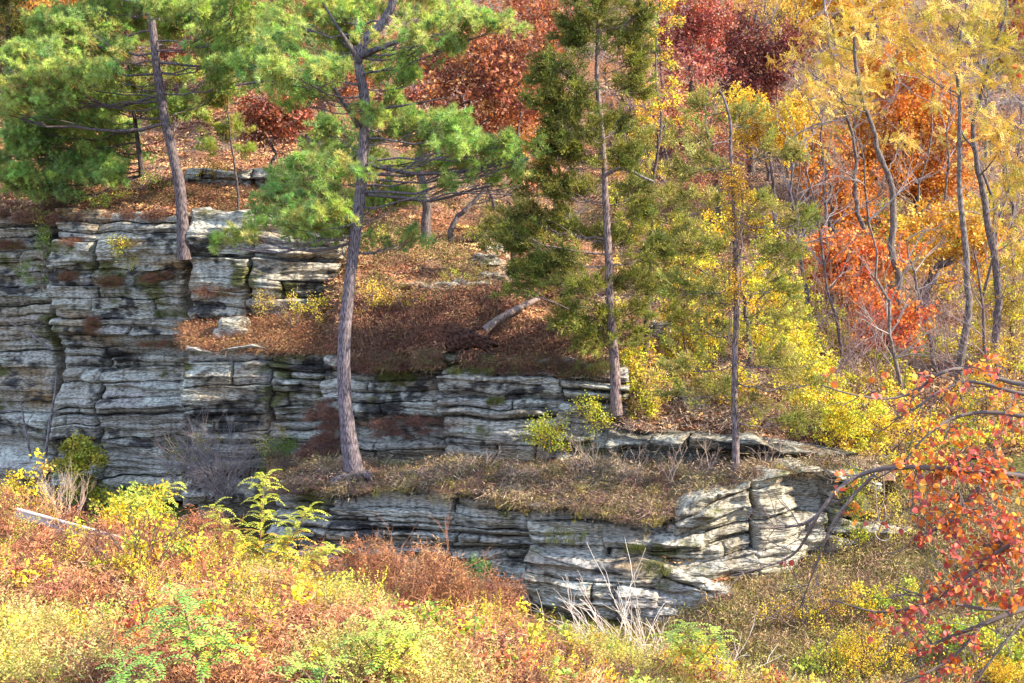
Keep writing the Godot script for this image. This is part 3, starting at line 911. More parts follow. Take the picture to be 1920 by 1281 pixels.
func build_near() -> void:
	var W1 := func(sgn: float, lift: float):
		var px := rf(-260, 2150); var t := rf(0.19, 0.66)
		var p := mound(near_pt(px, t))
		if noise2.get_noise_2d(p.x * 150.0 + 7.0, p.z * 130.0) < -0.16: return null
		var u := 1.25 * noise.get_noise_2d(p.x * 36.0 + 31.0, p.z * 24.0) + 0.2 * noise2.get_noise_2d(p.x * 190.0, p.z * 190.0)
		u += 0.20
		u += 0.12 if (px > 560 and px < 1000 and t > 0.36) else 0.0
		u -= 0.14 if px > 1020 else 0.0
		if u * sgn < 0.0: return null
		if t > 0.40 and t < 0.56 and ((px > 5 and px < 185) or (px > 335 and px < 415) or (px > 455 and px < 520)) and rng.randf() < 0.72: return null
		return p + Vector3(0, lift * rf(0.0, 1.0) * (0.55 + 1.2 * maxf(0.0, noise2.get_noise_2d(p.x * 60.0, p.z * 60.0))), 0)
	ground_cover("dead_brush", "rust-brown tangle of dead ferns and vines on the near slope", "fern", 11000, func(): return W1.call(1.0, 0.34), RUST, 0.5, 1.0, 801)
	ground_cover("dead_brush", "sparser rust-brown stalks under the yellow weeds", "fern", 5500, func(): return W1.call(-1.0, 0.20), RUST, 0.5, 0.95, 802)
	ground_cover("yellow_weeds", "pale yellow-green weeds covering the near slope in clumps", "weed", 5200, func(): return W1.call(-1.0, 0.20), STRAW, 0.55, 1.05, 803)
	ground_cover("yellow_weeds", "yellow seedlings scattered in the rust-brown brush", "weed", 900, func(): return W1.call(1.0, 0.40), [STRAW[0], LIME[1], LIME[2], YELLOW[2]], 0.5, 0.9, 804)
	ground_cover("broad_weeds", "yellow and green small leaves among the near brush", "small", 1100, func():
		var q = W1.call(1.0 if rng.randf() < 0.5 else -1.0, 0.4)
		if q == null or noise2.get_noise_2d(q.x * 110.0 + 300.0, q.z * 110.0) < 0.08: return null
		return q, [LIME[0], LIME[1], GREEN[2], GREEN[1], YELLOW[0], Color(0.5, 0.14, 0.06)], 0.55, 1.0, 805)
	ground_cover("grass", "straw-coloured grass at the lower edge of the near slope", "grass", 3800, func():
		var px := rf(960, 1950); var t := rf(0.2, 0.62)
		return mound(near_pt(px, t)), [Color(0.55, 0.45, 0.16), Color(0.46, 0.42, 0.10), Color(0.40, 0.42, 0.09), Color(0.5, 0.32, 0.14)], 0.7, 1.3, 806)
	# bushes on the near slope
	sh("spreading yellow bush over the handrail", 811, near_ground(270, 1110), [[225, 965, 24, 20], [255, 980, 26, 18], [292, 992, 30, 20], [180, 1030, 30, 18], [335, 1000, 22, 20], [240, 1030, 34, 18], [300, 945, 14, 18], [350, 1030, 24, 18], [205, 1000, 22, 18], [275, 1025, 30, 18], [320, 1045, 30, 16], [160, 1060, 26, 14], [215, 1065, 30, 16], [285, 1070, 34, 16], [375, 1010, 14, 14], [240, 945, 12, 14], [340, 970, 14, 12]], "small", [YELLOW[0], LIME[1], LIME[0], YELLOW[2], LIME[2], GREEN[2]], {"dens": 1100.0, "size": 0.6, "reach": 0.9, "r": 0.006, "gap": -0.03})
	sh("yellow bush at the far end of the handrail", 812, W(60, 985, 16.6), [[65, 878, 20, 18], [40, 905, 26, 18], [85, 915, 20, 16], [15, 925, 26, 16], [60, 935, 20, 12]], "small", [YELLOW[0], LIME[1], OCHRE[0]], {"dens": 900.0, "size": 0.7, "reach": 0.5, "r": 0.007})
	sh("green weed clump beside the spreading yellow bush", 813, W(250, 1000, 16.6), [[240, 945, 30, 18], [270, 925, 22, 16], [205, 960, 24, 14]], "small", [GREEN[1], GREEN[0], LIME[2]], {"dens": 900.0, "size": 0.7, "reach": 0.4, "r": 0.007})
	sh("mixed yellow and green bush below the locust sapling", 814, near_ground(470, 1190), [[450, 1120, 40, 24], [490, 1130, 44, 26], [430, 1150, 40, 20], [540, 1120, 40, 20], [470, 1165, 44, 18]], "small", [LIME[0], YELLOW[2], GREEN[2]], {"dens": 700.0, "size": 0.65, "reach": 0.5, "r": 0.006})
	sh("lime-leaved bush on the slope under the dead vines", 815, near_ground(640, 1190), [[620, 1110, 34, 20], [650, 1130, 40, 22], [600, 1140, 34, 18], [680, 1140, 30, 16]], "tiny", [LIME[0], LIME[2], STRAW[0]], {"dens": 1100.0, "size": 0.9, "reach": 0.4, "r": 0.006})
	sh("dark green weed at the foot of the lower tier", 816, W(895, 1125, 26.2), [[890, 1085, 26, 18], [905, 1060, 18, 16], [880, 1105, 30, 14], [865, 1070, 12, 16]], "small", [Color(0.09, 0.17, 0.05), Color(0.14, 0.24, 0.06)], {"dens": 600.0, "size": 0.8, "reach": 0.3})
	sh("yellow sumac-leaved bush by the white twigs", 817, near_ground(1300, 1262), [[1290, 1235, 34, 18], [1330, 1245, 34, 16], [1260, 1250, 30, 14]], "small", [YELLOW[0], LIME[1]], {"dens": 900.0, "size": 0.6, "reach": 0.3, "r": 0.006})
	# tan seed-head weeds
	for i in 5:
		bare_shrub("seed_weed", "tan dried weed with feathery seed heads, stalk " + ["nearest the yellow bush at the rail end", "beside the first stalk", "in the middle of the clump", "leaning out of the clump", "nearest the spreading yellow bush"][i], "weed", W(84 + i * 11, 972, 16.7), 4, 0.5, 0.0035, Color(0.46, 0.34, 0.25), 820 + i, Vector3(0.1, 0, 0), 0.45, 3, 0.35, "tan dried weeds")
	# dead curling vines on the brow
	var dv := [[700, 1175, 0.95], [820, 1195, 0.95], [760, 1190, 0.7], [925, 1215, 0.75], [880, 1210, 0.6], [590, 1140, 0.5], [390, 1085, 0.6]]
	for i in dv.size():
		var f := near_ground(dv[i][0], dv[i][1])
		var vn := bare_shrub("dead_vine", "rust-brown dead vine curling up " + ["over the lime-leaved bush", "in the tallest clump before the lower tier", "between the two tall vine clumps", "at the edge of the olive hollow grass", "before the dark green weed", "beside the locust sapling's long branch", "over the handrail by the spreading yellow bush"][i], "vine", f, 9, dv[i][2], 0.006, Color(0.36, 0.16, 0.08), 830 + i, Vector3.ZERO, 0.95, 3, 0.6, "dead vines on the brow")
		var xf := []; var cc := PackedColorArray()
		for k in 110:
			var v := ball(0.3, 0.36, 0.25)
			xf.append(Transform3D(along(rdir(), rf(0.35, 0.7)), f + Vector3(0, dv[i][2] * 0.55, 0) + v)); cc.append(vary(RUST[rng.randi() % 5], 0.25, 0.1))
		scatter("curled_leaves", sprig("fern"), xf, cc, vn)
	# white dead twigs
	arch_shrub("bleached white leafless shrub arching over the near slope", near_ground(1180, 1285), 64, 0.98, Vector3(-0.75, 0.0, 0.0), 850)
	arch_shrub("bleached white shrub with tall upright forked twigs", near_ground(1165, 1280), 7, 1.25, Vector3(0.05, 0.25, 0.0), 851)
	arch_shrub("bleached white twigs beside the yellow sumac-leaved bush", near_ground(1320, 1300), 26, 0.8, Vector3(0.25, 0.0, 0.0), 852)
	arch_shrub("low bleached twigs at the slope foot under the red-leaved branches", near_ground(1440, 1320), 14, 0.5, Vector3(0.5, 0.0, 0.0), 853)

func arch_shrub(label: String, foot: Vector3, n: int, ln: float, lean: Vector3, sd: int) -> void:
	rs(sd)
	var root := thing("white_twig_shrub", label, "shrub", "bleached twig shrubs", foot)
	for k in n:
		var b := MB.new()
		var p := foot + Vector3(rf(-0.25, 0.25), -0.03, rf(-0.2, 0.2))
		var d := (Vector3(rf(-0.55, 0.55), 1.1, rf(-0.5, 0.5)) + lean * 0.6).normalized()
		var col := vary(Color(0.52, 0.45, 0.38), 0.25, 0.05)
		var line := [p]
		var l := ln * rf(0.55, 1.15)
		for i in 9:
			p += d * l / 9.0
			line.append(p)
			d = (d + lean * 0.08 + Vector3(0, -0.05, 0) + rdir() * 0.16).normalized()
		b.tube(line, taper(10, 0.0048, 0.0018), 5, col)
		for i in 4:
			var q: Vector3 = line[3 + rng.randi() % 6]
			b.tube(bent(q, q + (d + rdir() * 0.8 + Vector3(0, 0.35, 0)).normalized() * l * rf(0.12, 0.3), 4, -0.08, 0.05), taper(4, 0.003, 0.0014), 4, col)
		put("stem", b.mesh(M.twig), root)

# locust saplings: each pinnate leaf a part
var FR := {}
func fronds() -> void:
	var tones := {"lime": Color(0.52, 0.58, 0.05), "gold": Color(0.72, 0.50, 0.04), "green": Color(0.22, 0.42, 0.06), "spring": Color(0.42, 0.56, 0.08)}
	for k in tones:
		var m := StandardMaterial3D.new()
		m.resource_name = "locust_leaf_" + k
		m.vertex_color_use_as_albedo = true
		m.albedo_color = tones[k].linear_to_srgb()
		m.roughness = 0.5
		m.cull_mode = BaseMaterial3D.CULL_DISABLED
		m.backlight_enabled = true
		m.backlight = Color(0.8, 0.8, 0.6)
		for q in 3:
			var me: ArrayMesh = frond(900 + q, [8, 9, 11][q], 0.022, 0.0125)
			me = me.duplicate()
			me.surface_set_material(0, m)
			FR[k + str(q)] = me

func sapling(label: String, sd: int, hd: float, stems: Array, n: int, size: float, tones: Array) -> void:
	rs(sd)
	var foot := W(stems[0][0][0], stems[0][0][1], hd)
	var t := thing("locust_sapling", label, "sapling", "", foot)
	for st in stems:
		var line := []
		for q in st: line.append(W(q[0], q[1], hd + (q[2] if q.size() > 2 else 0.0)))
		line = smooth_line(line, 18)
		var b := MB.new()
		b.tube(line, taper(18, 0.011 if st == stems[0] else 0.007, 0.003), 6, Color(0.24, 0.13, 0.09))
		put("stem", b.mesh(M.twig), t)
		var m := int(n * (1.0 if st == stems[0] else 0.6))
		for k in m:
			var s := lerpf(0.22, 1.0, (k + 0.5) / m)
			var i := mini(int(s * 17), 16)
			var p: Vector3 = line[i].lerp(line[i + 1], s * 17 - i)
			var a := k * 2.4 + rf(-0.4, 0.4)
			var o := put("leaf", FR[tones[mini(int((1.0 - s) * tones.size() + rf(-0.35, 0.35)), tones.size() - 1)] + str(rng.randi() % 3)], t)
			var sc := size * rf(0.7, 1.15) * (1.0 - 0.35 * s)
			o.transform = Transform3D(Basis(Vector3.UP, a) * Basis(Vector3(1, 0, 0), rf(-0.1, 0.5)) * Basis.from_scale(Vector3.ONE * sc), p - foot)

func build_saplings() -> void:
	fronds()
	sapling("yellow and green locust sapling rising in front of the lower cliff", 901, 14.2, [[[488, 1180], [490, 1100], [488, 1020], [492, 950], [495, 895]], [[489, 1110], [450, 1040], [420, 985], [398, 950]], [[489, 1100], [530, 1040], [560, 985], [578, 955]], [[489, 1110], [550, 1070], [600, 1045], [630, 1030]], [[489, 1120], [470, 1060], [455, 1010]], [[489, 1110], [515, 1060], [535, 1010]]], 60, 1.35, ["lime", "lime", "gold", "gold"])
	sapling("slender green locust sapling at the lower edge of the brush", 902, 7.4, [[[385, 1310], [372, 1240], [352, 1165], [338, 1120]], [[376, 1260], [405, 1225], [432, 1205]], [[362, 1210], [335, 1190], [305, 1175]]], 26, 1.2, ["green", "spring", "green"])
	sapling("bright green locust sapling in the brush below the dead vines", 903, 7.8, [[[735, 1310], [735, 1250], [728, 1200], [708, 1165]], [[735, 1260], [765, 1215], [785, 1185]], [[735, 1265], [705, 1225], [675, 1200]]], 28, 1.25, ["spring", "lime", "green"])
	sapling("small yellow-green locust sapling by the bleached twigs", 904, 12.0, [[[1305, 1320], [1302, 1250], [1296, 1205], [1290, 1175]], [[1303, 1250], [1330, 1215], [1345, 1190]], [[1303, 1250], [1275, 1215], [1262, 1195]]], 26, 1.5, ["spring", "lime", "gold"])
	sapling("green locust seedling at the bottom edge under the rust-brown brush", 905, 6.4, [[[240, 1350], [240, 1290], [230, 1235]], [[240, 1300], [272, 1262], [296, 1245]]], 16, 0.95, ["green", "spring"])
	sapling("low green locust seedling beside the bright green sapling", 906, 6.5, [[[600, 1345], [605, 1285], [622, 1235]], [[602, 1300], [572, 1262], [550, 1250]]], 16, 0.95, ["spring", "green"])
	sapling("yellow-green locust seedling at the brow beside the spreading yellow bush", 907, 15.0, [[[290, 1040], [292, 980], [305, 935], [322, 908]], [[291, 1000], [275, 960], [268, 935]]], 30, 1.3, ["lime", "spring", "gold"])

# ---- red-leaved branches reaching in from a tree beside the viewer
func build_redbud() -> void:
	rs(950)
	var hd := 11.2
	var base := near_pt(2190, 0.36)
	base.z = -hd
	var t := thing("redbud_tree", "tree with round red and orange leaves on dark arching branches", "tree", "", base)
	var bc := Color(0.11, 0.085, 0.075)
	var b := MB.new()
	b.tube(smooth_line([base + Vector3(0, -0.3, 0), W(2185, 1150, hd), W(2170, 950, hd), W(2180, 760, hd), W(2190, 520, hd)], 24), taper(24, 0.075, 0.035, 0.4), 10, bc, 0.15)
	put("trunk", b.mesh(M.bark), t)
	var lines := [
		[0.026, [2170, 980], [1990, 905], [1860, 888], [1780, 880], [1690, 876], [1625, 886], [1575, 915], [1535, 965], [1505, 1020], [1480, 1045], [1440, 1062], [1370, 1080]],
		[0.028, [2170, 1090], [2000, 1120], [1910, 1145], [1840, 1172], [1780, 1195], [1735, 1215], [1690, 1232]],
		[0.020, [2175, 800], [1990, 735], [1900, 718], [1840, 700], [1790, 692], [1750, 708], [1715, 735], [1660, 748], [1590, 738], [1540, 722]],
		[0.018, [2175, 830], [2000, 760], [1900, 735], [1820, 716], [1760, 735], [1715, 768], [1670, 790]],
		[0.020, [2175, 860], [1990, 800], [1880, 775], [1800, 780], [1740, 815], [1690, 870], [1640, 900]],
		[0.022, [2170, 1030], [1960, 1012], [1880, 1030], [1810, 1085], [1740, 1130], [1650, 1148], [1560, 1125]],
		[0.016, [1860, 888], [1820, 930], [1770, 985], [1720, 1005]],
		[0.016, [1910, 1145], [1830, 1140], [1740, 1120], [1680, 1100]],
		[0.014, [1840, 1172], [1790, 1230], [1720, 1270], [1650, 1300]],
		[0.014, [1535, 965], [1500, 985], [1440, 990]],
		[0.016, [1930, 1150], [1880, 1210], [1830, 1280]],
		[0.014, [1640, 890], [1600, 930], [1560, 985], [1530, 1060], [1500, 1140]]]
	var nodes := []
	for q in lines:
		b = MB.new()
		var line := []
		for k in range(1, q.size()): line.append(W(q[k][0], q[k][1], hd + 0.10 * sin(k * 1.7 + q[0] * 400.0)))
		line = smooth_line(line, 28)
		b.tube(line, taper(28, q[0], 0.0045), 7, bc, 0.1)
		for k in 12:
			var p: Vector3 = line[4 + rng.randi() % 23]
			twigs(b, p, Vector3(rf(-1, 0.2), rf(-0.7, 0.7), rf(-0.8, 0.8)).normalized(), rf(0.12, 0.3), 0.0045, 1, bc, 0.5)
		put("limb", b.mesh(M.twig), t)
		nodes.append_array(line)
	# leaves
	var tones := [Color(0.60, 0.18, 0.04), Color(0.66, 0.26, 0.04), Color(0.46, 0.08, 0.05), Color(0.36, 0.08, 0.07), Color(0.68, 0.34, 0.05), Color(0.54, 0.13, 0.07)]
	var lm := []
	for k in tones.size():
		var m := StandardMaterial3D.new()
		m.resource_name = "red_leaf_%s" % ["rust", "orange", "crimson", "wine", "amber", "rose"][k]
		m.albedo_color = tones[k].linear_to_srgb()
		m.vertex_color_use_as_albedo = true
		m.roughness = 0.65
		m.metallic_specular = 0.2
		m.cull_mode = BaseMaterial3D.CULL_DISABLED
		m.backlight_enabled = true
		m.backlight = Color(0.85, 0.7, 0.6)
		var mb := MB.new()
		mb.tri(Vector3(-0.001, 0, 0), Vector3(0.001, 0, 0), Vector3(0, 0.025, 0), Color(0.6, 0.5, 0.5))
		mb.round_leaf(Vector3(0, 0.022, 0), Vector3(0, 1, 0), Vector3(1, 0, 0), 0.062, 0.060, 0.012 * (1 if k % 2 == 0 else -1), Color(1, 1, 1))
		lm.append(mb.mesh(m))
	var pads := [[1760, 850, 60, 28, 60], [1840, 845, 70, 32, 90], [1780, 920, 80, 46, 130], [1880, 930, 50, 56, 110], [1730, 920, 40, 36, 40], [1850, 1010, 70, 56, 130], [1780, 1010, 50, 40, 60], [1800, 1110, 80, 36, 90], [1885, 1090, 46, 46, 80], [1720, 1160, 56, 26, 36], [1780, 1215, 60, 34, 60], [1700, 712, 50, 26, 26], [1862, 682, 36, 30, 34], [1720, 780, 40, 30, 24], [1570, 910, 26, 18, 12], [1592, 955, 24, 22, 14], [1480, 1050, 20, 12, 4], [1890, 780, 40, 40, 50], [1730, 1010, 26, 22, 10], [1660, 1150, 36, 18, 14], [1770, 1260, 50, 26, 36], [1560, 705, 24, 14, 4], [1800, 740, 40, 24, 18], [1690, 860, 36, 20, 12], [1900, 130, 16, 14, 10], [1640, 1000, 24, 24, 6], [1900, 1010, 40, 60, 70], [1660, 1180, 30, 20, 8]]
	var count := 0
	var rest := []; var rc := PackedColorArray()
	for pd in pads:
		var nt := maxi(1, int(pd[4] * 1.5 / 6.0))
		var tb := MB.new()
		for w in nt:
			var a := rf(0, TAU); var r := sqrt(rng.randf())
			var c := W(pd[0] + cos(a) * r * pd[2], pd[1] + sin(a) * r * pd[3], hd + rf(-0.45, 0.45))
			var s: Vector3 = nodes[0]
			for q in nodes:
				if q.distance_to(c) < s.distance_to(c): s = q
			if pd[1] < 300: s = c + Vector3(0.25, 0.1, 0)
			if s.distance_to(c) > 0.32: s = c + (s - c).normalized() * 0.32
			var tl := bent(s, c, 7, -0.06, 0.05)
			tb.tube(tl, taper(7, 0.0036, 0.0016), 4, bc)
			for k in 6:
				var p: Vector3 = tl[1 + k] + rdir() * 0.008
				var d := ((c - s).normalized() * 0.5 + rdir() * 0.8 + Vector3(0, -0.35, 0)).normalized()
				var ti: int = [0, 0, 1, 1, 2, 3, 4, 5][rng.randi() % 8]
				if pd[1] > 980 and rng.randf() < 0.45: ti = [2, 3, 5][rng.randi() % 3]
				var xf := Transform3D(along(d, rf(0.5, 0.92)), p)
				if count < 300 and rng.randf() < 0.2:
					var o := put("leaf", lm[ti], t)
					o.transform = Transform3D(xf.basis, xf.origin - base)
					count += 1
				else:
					rest.append(xf); rc.append(vary(tones[ti], 0.2, 0.1))
		put("twigs", tb.mesh(M.twig), t).set_meta("kind", "stuff")
	var pm := MB.new()
	pm.round_leaf(Vector3(0, 0.022, 0), Vector3(0, 1, 0), Vector3(1, 0, 0), 0.062, 0.060, 0.012, Color(1, 1, 1))
	scatter("leaves", pm.mesh(M.leaf), rest, rc, t)

# ---------------------------------------------------------------- growing things
func smooth_line(pts: Array, n: int) -> Array:
	var r := []
	var m := pts.size() - 1
	for i in n:
		var s := float(i) / (n - 1) * m
		var k := mini(int(s), m - 1)
		var a: Vector3 = pts[maxi(k - 1, 0)]; var b: Vector3 = pts[k]; var c: Vector3 = pts[k + 1]; var d: Vector3 = pts[mini(k + 2, m)]
		r.append(b.cubic_interpolate(c, a, d, s - k))
	return r
func taper(n: int, a: float, b: float, flare := 0.0) -> Array:
	var r := []
	for i in n:
		var t := i / float(n - 1)
		r.append(lerpf(a, b, t) + flare * a * exp(-t * 14.0))
	return r
func on_line(pts: Array, y: float) -> Vector3:      # the point of a trunk at a height
	for i in pts.size() - 1:
		if pts[i + 1].y >= y:
			var d: float = pts[i + 1].y - pts[i].y
			return (pts[i] as Vector3).lerp(pts[i + 1], clampf((y - pts[i].y) / maxf(d, 0.001), 0, 1))
	return pts[-1]
func bent(a: Vector3, b: Vector3, n: int, sag: float, wig: float) -> Array:
	var r := []
	var l := a.distance_to(b)
	for i in n:
		var t := i / float(n - 1)
		var p := a.lerp(b, t)
		p.y += -sag * l * sin(t * PI) 
		if i > 0 and i < n - 1: p += rdir() * wig * l
		r.append(p)
	return r
func ball(rx: float, ry: float, rz: float, shell := 0.42) -> Vector3:
	var d := rdir() * pow(rng.randf(), shell)
	return Vector3(d.x * rx, d.y * ry, d.z * rz)

# fine bare twigs that fork
func twigs(b: MB, p: Vector3, d: Vector3, ln: float, r: float, depth: int, col: Color, spread := 0.5) -> void:
	var q := p + d * ln * 0.5 + rdir() * ln * 0.06
	var e := q + (d + rdir() * 0.25).normalized() * ln * 0.5
	b.tube([p, q, e], [r, r * 0.8, r * 0.6], 4 if depth > 1 else 3, col)
	if depth <= 0: return
	for k in 2 + (rng.randi() % 2):
		twigs(b, p.lerp(e, rf(0.45, 1.0)), (d + rdir() * spread + Vector3(0, 0.12, 0)).normalized(), ln * rf(0.55, 0.85), r * 0.6, depth - 1, col, spread)

# a tree: trunk through photo points at a distance; pads of foliage [x, y, half width, half height] seen in the photo
func tree(o: Dictionary) -> Node3D:
	rs(o.seed)
	var hd: float = o.hd
	var tp := []
	for q in o.trunk: tp.append(W(q[0], q[1], hd + (q[2] if q.size() > 2 else 0.0)))
	if o.has("sink"): tp[0].y -= o.sink
	var root := thing(o.name, o.label, o.get("category", "tree"), o.get("group", ""), tp[0])
	var line := smooth_line(tp, 26)
	for i in range(2, 26): line[i] += Vector3(noise.get_noise_2d(i * 10.0, o.seed * 9.0), 0, noise.get_noise_2d(i * 10.0, o.seed * 9.0 + 77.0)) * o.get("wiggle", 0.08)
	var b := MB.new()
	var bc: Color = o.get("bark", Color(0.20, 0.17, 0.16))
	b.tube(line, taper(26, o.r[0], o.r[1], o.get("flare", 0.35)), 12, bc, 0.16)
	put("trunk", b.mesh(M.bark), root)
	var cols: Array = o.cols
	var mode: String = o.get("mode", "broad")
	var kind: String = o.leaf
	var m_px := hd / FP
	var reach: float = o.get("reach", 2.0)
	var all_xf := []; var all_c := PackedColorArray()
	for pd in o.pads:
		var rx: float = pd[2] * m_px; var ry: float = pd[3] * m_px
		var lim: float = maxf(0.2, reach - 0.4 * absf(W(pd[0], pd[1], hd).x - on_line(line, W(pd[0], pd[1], hd).y).x))
		var dz := rf(-1, 1) * lim
		if pd.size() > 4: dz = pd[4]
		elif mode == "pine" and absf(W(pd[0], pd[1], hd).x - on_line(line, W(pd[0], pd[1], hd).y).x) < rx * 1.1 and rng.randf() < 0.72: dz = absf(dz) + 0.45
		var c := W(pd[0], pd[1], hd + dz)
		var off := Vector2(c.x, c.z).distance_to(Vector2(on_line(line, c.y).x, on_line(line, c.y).z))
		var a := on_line(line, c.y - off * o.get("rise", 0.25) * (rf(-0.6, 1.8) if mode == "pine" else 1.0) - ry * 0.3)
		var lb := MB.new()
		var lr: float = clampf(off * 0.011 + 0.004, 0.007, o.r[0] * 0.36) * (rf(0.55, 1.15) if mode == "pine" else 1.0)
		var br := bent(a, c + Vector3(0, -ry * 0.25, 0), 7, o.get("sag", 0.06), 0.03)
		lb.tube(br, taper(7, lr, lr * 0.45), 6, bc, 0.15)
		var sub := []
		if mode != "broad":
			for k in clampi(int(rx * 16.0), 7, 20): sub.append(ball(rx * 0.98, ry * 0.95, rx * 0.8, 0.42))
		for k in maxi(int(o.get("twigs", 5)), sub.size()):
			var s: Vector3 = br[3 + rng.randi() % 4]
			var e: Vector3 = c + (ball(rx, ry * 0.8, rx * 0.8) if sub.is_empty() else sub[k % sub.size()])
			lb.tube(bent(s, e, 4, -0.04, 0.05), taper(4, lr * 0.4, 0.004), 4, bc)
		var limb := put("branch" if mode != "broad" else "limb", lb.mesh(M.bark), root)
		var xf := []; var cc := PackedColorArray()
		var n := int(clampf(rx * ry * o.get("dens", 300.0), 14, 700))
		var pc: Color = cols[rng.randi() % cols.size()]
		var sz: float = o.get("size", 1.0)
		for k in n:
			var v := ball(rx, ry, rx * 0.85, 0.5)
			if not sub.is_empty() and rng.randf() < (0.85 if mode == "pine" else 0.55): v = sub[rng.randi() % sub.size()] + ball(rx * 0.27, minf(ry * 0.34, 0.15), rx * 0.27, 0.6)
			if noise.get_noise_3d((c.x + v.x) * 190.0, (c.y + v.y) * 260.0, (c.z + v.z) * 190.0) < o.get("gap", -0.12): continue
			var p := c + v
			var out := (p - a) * Vector3(1, 0.25, 1)
			var d: Vector3
			if mode == "pine": d = (out.normalized() * 0.8 + rdir() * 0.55 + Vector3(0, 0.65, 0)).normalized()
			elif mode == "cedar": d = (out.normalized() * 0.7 + rdir() * 0.6 + Vector3(0, 0.35, 0)).normalized()
			else: d = (v.normalized() * 0.6 + rdir() * 0.7).normalized()
			if o.has("wind"): d = (d + o.wind).normalized()
			xf.append(Transform3D(along(d, sz * rf(0.75, 1.25)), p))
			var q: Color = pc if rng.randf() < 0.52 else cols[rng.randi() % cols.size()]
			cc.append(vary(q, 0.34, 0.16))
		if mode == "broad":
			all_xf.append_array(xf); all_c.append_array(cc)
		elif xf.size() > 9:
			scatter("needles", sprig(kind), xf, cc, limb)
	if mode == "broad" and all_xf.size() > 9:
		scatter("crown", sprig(kind), all_xf, all_c, root)
	return root

func lobes(px: float, py: float, rx: float, ry: float, n: int, sd: int) -> Array:
	rs(sd)
	var r := []
	for i in n:
		var a := rf(0, TAU); var q := sqrt(rng.randf()) * 0.75
		r.append([px + cos(a) * q * rx, py + sin(a) * q * ry, rx * rf(0.28, 0.5), ry * rf(0.25, 0.45)])
	return r

# a shrub: stems from its foot to pads of leaves
func shrub(o: Dictionary) -> Node3D:
	rs(o.seed)
	var foot: Vector3 = o.foot
	var hd := -foot.z
	var root := thing(o.get("name", "shrub"), o.label, o.get("category", "shrub"), o.get("group", ""), foot)
	var xf := []; var cc := PackedColorArray()
	var bc: Color = o.get("bark", Color(0.16, 0.11, 0.09))
	var m_px := hd / FP
	for pd in o.pads:
		var rx: float = pd[2] * m_px; var ry: float = pd[3] * m_px
		var c := W(pd[0], pd[1], hd + rf(-0.5, 0.5) * o.get("reach", 0.5))
		var sb := MB.new()
		var br := bent(foot + Vector3(rf(-0.1, 0.1), -0.05, rf(-0.1, 0.1)), c, 7, -0.05, 0.035)
		var r0: float = o.get("r", 0.012)
		sb.tube(br, taper(7, r0, r0 * 0.5), 5, bc)
		for k in int(o.get("twigs", 5)):
			var s: Vector3 = br[3 + rng.randi() % 4]
			sb.tube(bent(s, c + ball(rx, ry, rx), 4, -0.03, 0.05), taper(4, r0 * 0.45, 0.003), 4, bc)
		put("stem", sb.mesh(M.twig), root)
		for k in int(clampf(rx * ry * o.get("dens", 500.0), 10, 500)):
			var v := ball(rx, ry, rx * 0.9, 0.5)
			if noise.get_noise_3d((c.x + v.x) * 240.0, (c.y + v.y) * 240.0, (c.z + v.z) * 240.0) < o.get("gap", -0.15): continue
			xf.append(Transform3D(along((v.normalized() * 0.6 + rdir() * 0.7 + Vector3(0, 0.25, 0)).normalized(), o.get("size", 1.0) * rf(0.75, 1.25)), c + v))
			cc.append(vary(o.cols[rng.randi() % o.cols.size()], 0.25, 0.14))
	if xf.size() > 9: scatter("foliage", sprig(o.leaf), xf, cc, root)
	return root

# a leafless shrub of forking twigs
func bare_shrub(called: String, label: String, category: String, foot: Vector3, n: int, h: float, r: float, col: Color, sd: int, lean := Vector3.ZERO, spread := 0.5, depth := 3, fan := 0.7, group := "") -> Node3D:
	rs(sd)
	var root := thing(called, label, category, group, foot)
	for k in n:
		var b := MB.new()
		var d := (Vector3(rf(-fan, fan), 1, rf(-fan, fan)) + lean).normalized()
		twigs(b, foot + Vector3(rf(-0.12, 0.12), -0.05, rf(-0.12, 0.12)), d, h * rf(0.35, 0.6), r, depth, vary(col, 0.2, 0.05), spread)
		put("stem", b.mesh(M.twig), root)
	return root

const PINE := [Color(0.43, 0.52, 0.14), Color(0.33, 0.46, 0.13), Color(0.53, 0.58, 0.17), Color(0.25, 0.39, 0.13)]
const CEDAR := [Color(0.19, 0.20, 0.04), Color(0.13, 0.15, 0.035), Color(0.27, 0.26, 0.055)]
const CEDAR_THIN := [Color(0.30, 0.28, 0.07), Color(0.22, 0.22, 0.05), Color(0.36, 0.31, 0.09)]
const RUSSET := [Color(0.42, 0.14, 0.06), Color(0.36, 0.13, 0.075), Color(0.50, 0.20, 0.08), Color(0.30, 0.10, 0.06)]
const RED := [Color(0.46, 0.12, 0.08), Color(0.52, 0.17, 0.13), Color(0.38, 0.09, 0.07), Color(0.56, 0.24, 0.17)]
const MAROON := [Color(0.22, 0.06, 0.045), Color(0.17, 0.05, 0.045), Color(0.30, 0.10, 0.06)]
const YELLOW := [Color(0.80, 0.56, 0.04), Color(0.85, 0.64, 0.08), Color(0.70, 0.46, 0.04)]
const ORANGE := [Color(0.62, 0.24, 0.03), Color(0.70, 0.33, 0.04), Color(0.52, 0.17, 0.03)]
const GOLD := [Color(0.70, 0.40, 0.05), Color(0.66, 0.30, 0.04), Color(0.72, 0.50, 0.08)]
const FLAME := [Color(0.72, 0.17, 0.04), Color(0.66, 0.12, 0.05), Color(0.76, 0.26, 0.05)]
const OCHRE := [Color(0.66, 0.47, 0.10), Color(0.60, 0.38, 0.06), Color(0.72, 0.54, 0.14), Color(0.46, 0.36, 0.06)]
const LIME := [Color(0.66, 0.60, 0.05), Color(0.76, 0.64, 0.05), Color(0.50, 0.54, 0.06), Color(0.80, 0.60, 0.05)]
